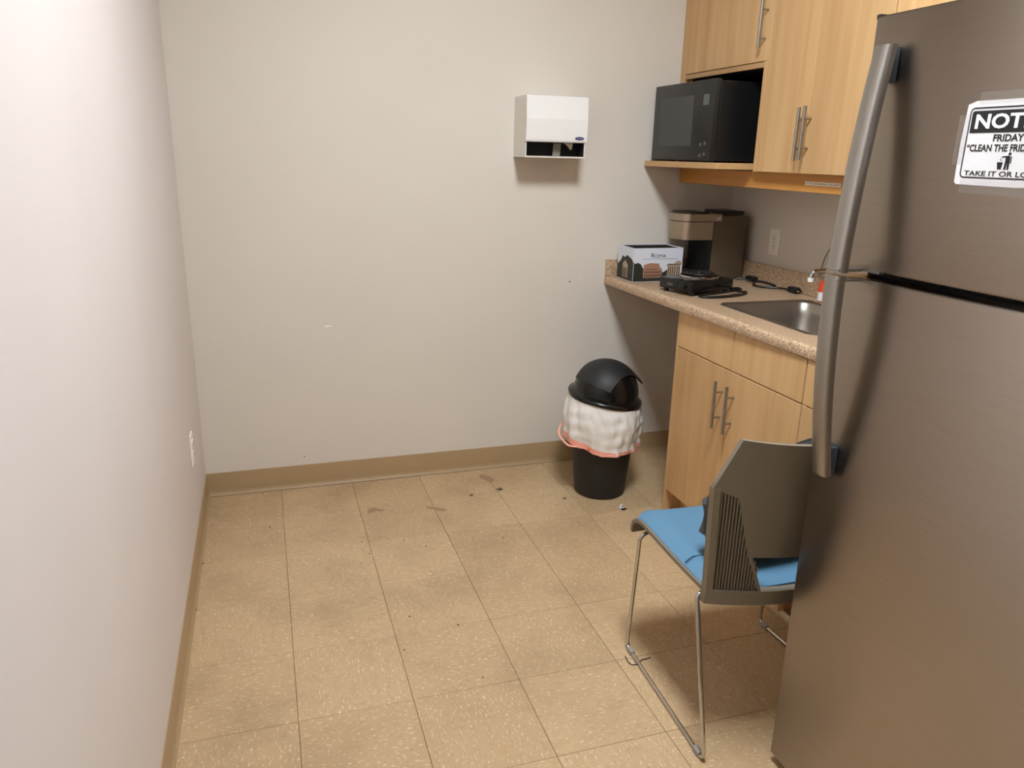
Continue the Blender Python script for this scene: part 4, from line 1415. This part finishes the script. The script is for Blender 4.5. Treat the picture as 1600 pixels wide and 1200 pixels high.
# lid, sitting askew on the bagged rim
va_ = math.radians(-25.5)
LM = Matrix.Translation((BX, BY, 0.441)) @ Matrix.Rotation(va_, 4, 'Z') @ Matrix.Rotation(math.radians(9.5), 4, 'Y') @ Matrix.Rotation(-va_, 4, 'Z')
bm = BM()
dome = [(0.160, -0.004), (0.163, 0.004), (0.160, 0.012), (0.148, 0.017), (0.141, 0.022)]
for k in range(1, 15):
    a = PI / 2 * k / 14
    dome.append((0.141 * math.cos(a) ** 0.9 if k < 14 else 0.002, 0.022 + 0.135 * math.sin(a)))
lathe(bm, dome, 48, LM)
lid = obj('lid', bm, 'black_gloss', tb, True, 50)
bm = BM()
fa = math.radians(28)          # flap runs across the dome along this heading
FMx = LM @ Matrix.Rotation(fa, 4, 'Z')


def flap(i, j, k_):
    th = math.radians(-68 + 126 * i / 24)       # along the flap, 0 = top
    ps = math.radians(-40 + 80 * j / 12)
    lip = 1.0 + 0.10 * max(0.0, (i - 19) / 5) ** 2
    d_ = Vector((0.141 * math.sin(th) * math.cos(ps), 0.141 * math.sin(ps), 0.135 * math.cos(th) * math.cos(ps)))
    return FMx @ (Vector((0, 0, 0.022)) + d_ * k_ * lip)


slab(bm, lambda i, j: flap(i, j, 1.065), lambda i, j: flap(i, j, 1.03), 24, 12)
obj('swing_flap', bm, 'black_matte', lid, True, 50)

# ------------------------------------------------------------------ litter and marks on the floor
sc = thing('paper_scrap', 'small folded scrap of white paper with black print on the floor', 'paper', (1.683, -0.571, 0.0))
bm = BM()
prism(bm, [(1.668, 0.0010), (1.690, 0.0010), (1.682, 0.020), (1.674, 0.016)], -0.574, -0.5732, lambda u, v, d_: Vector((u, d_ + v * 0.25, v)))
obj('sheet', bm, 'paper', sc)
bm = BM(); prism(bm, [(1.681, 0.006), (1.686, 0.006), (1.684, 0.012), (1.679, 0.012)], -0.5746, -0.5742, lambda u, v, d_: Vector((u, d_ + v * 0.25, v))); obj('print', bm, 'ink', sc)
bm = BM(); prism(bm, [(1.676, -0.594), (1.700, -0.586), (1.694, -0.575), (1.672, -0.577)], 0.0004, 0.0016, lambda u, v, d_: Vector((u, v, d_))); obj('folded_half', bm, 'ink', sc)


def px_floor(u, v):
    """pixel of the 1600x1200 photo to its point on the floor"""
    d_ = right * ((u - 800) / 1194.63) + down * ((v - 600) / 1194.63) + fwd
    o_ = M.translation
    return o_ + d_ * (-o_.z / d_.z)


def floor_patch(name, pix, m, h=0.0005):
    bm = BM()
    pts = [px_floor(*p) for p in pix]
    prism(bm, [(p.x, p.y) for p in pts], 0.0001, h, lambda u, v, d_: Vector((u, v, d_)))
    return obj(name, bm, m, floor)


floor_patch('gouge', [(574, 802), (576, 795), (585, 793), (591, 795), (603, 796), (596, 799), (586, 799), (578, 802)], 'scuff')
floor_patch('gouge', [(665, 792), (673, 792), (685, 793), (699, 797), (694, 799), (684, 798), (677, 796), (667, 794)], 'scuff')
floor_patch('gouge', [(748, 741), (756, 742), (766, 745), (773, 750), (768, 755), (760, 751), (751, 747)], 'scuff')
floor_patch('scuff_mark', [(775, 764), (782, 762), (787, 765), (780, 767)], 'scuff_dk')
floor_patch('scuff_mark', [(733, 773), (739, 772), (739, 775), (734, 775)], 'scuff_dk')
floor_patch('scuff_mark', [(879, 778), (885, 777), (884, 780), (880, 780)], 'scuff_dk')
for u, v in ((411, 772), (421.5, 824), (317, 881), (307, 953.5), (577.5, 866), (632, 1016.5), (754.5, 1059.5), (716, 977), (786, 840), (726, 735.5), (631, 845), (666, 854), (640, 964), (281, 1134), (565, 847.5), (870, 790)):
    p = px_floor(u, v)
    bm = BM()
    t = bmesh.new()
    bmesh.ops.create_icosphere(t, subdivisions=1, radius=0.0028)
    for w in t.verts:
        w.co *= random.uniform(0.75, 1.25)
        w.co.z = w.co.z * 0.6 + 0.0016
    merge(bm, t, Matrix.Translation((p.x, p.y, 0.0008)))
    if p.x < 0.04:
        tag(obj('crumb', bm, 'crumb'), 'tiny dark crumb against the foot of the baseboard below the bare wall', 'crumb', 'crumbs along the baseboard')
    elif p.y > -0.16:
        tag(obj('crumb', bm, 'crumb'), 'tiny dark crumb close to the baseboard under the paper dispenser wall', 'crumb', 'crumbs by the end wall')
    else:
        tag(obj('crumb', bm, 'crumb'), 'tiny dark crumb out on the open tan floor tiles', 'crumb', 'crumbs scattered on the open floor')
bm = BM()
pts = [px_floor(*p) for p in ((977, 1026), (980, 1033), (986, 1039), (995, 1039), (1003, 1032), (1012, 1030), (1016, 1028))]
tube(bm, smooth_path([Vector((p.x, p.y, 0.0022)) for p in pts], 6), 0.0014, 6)
tag(obj('brown_thread', bm, 'crumb', None, True), 'short dark thread on the floor under the chair runner', 'thread')
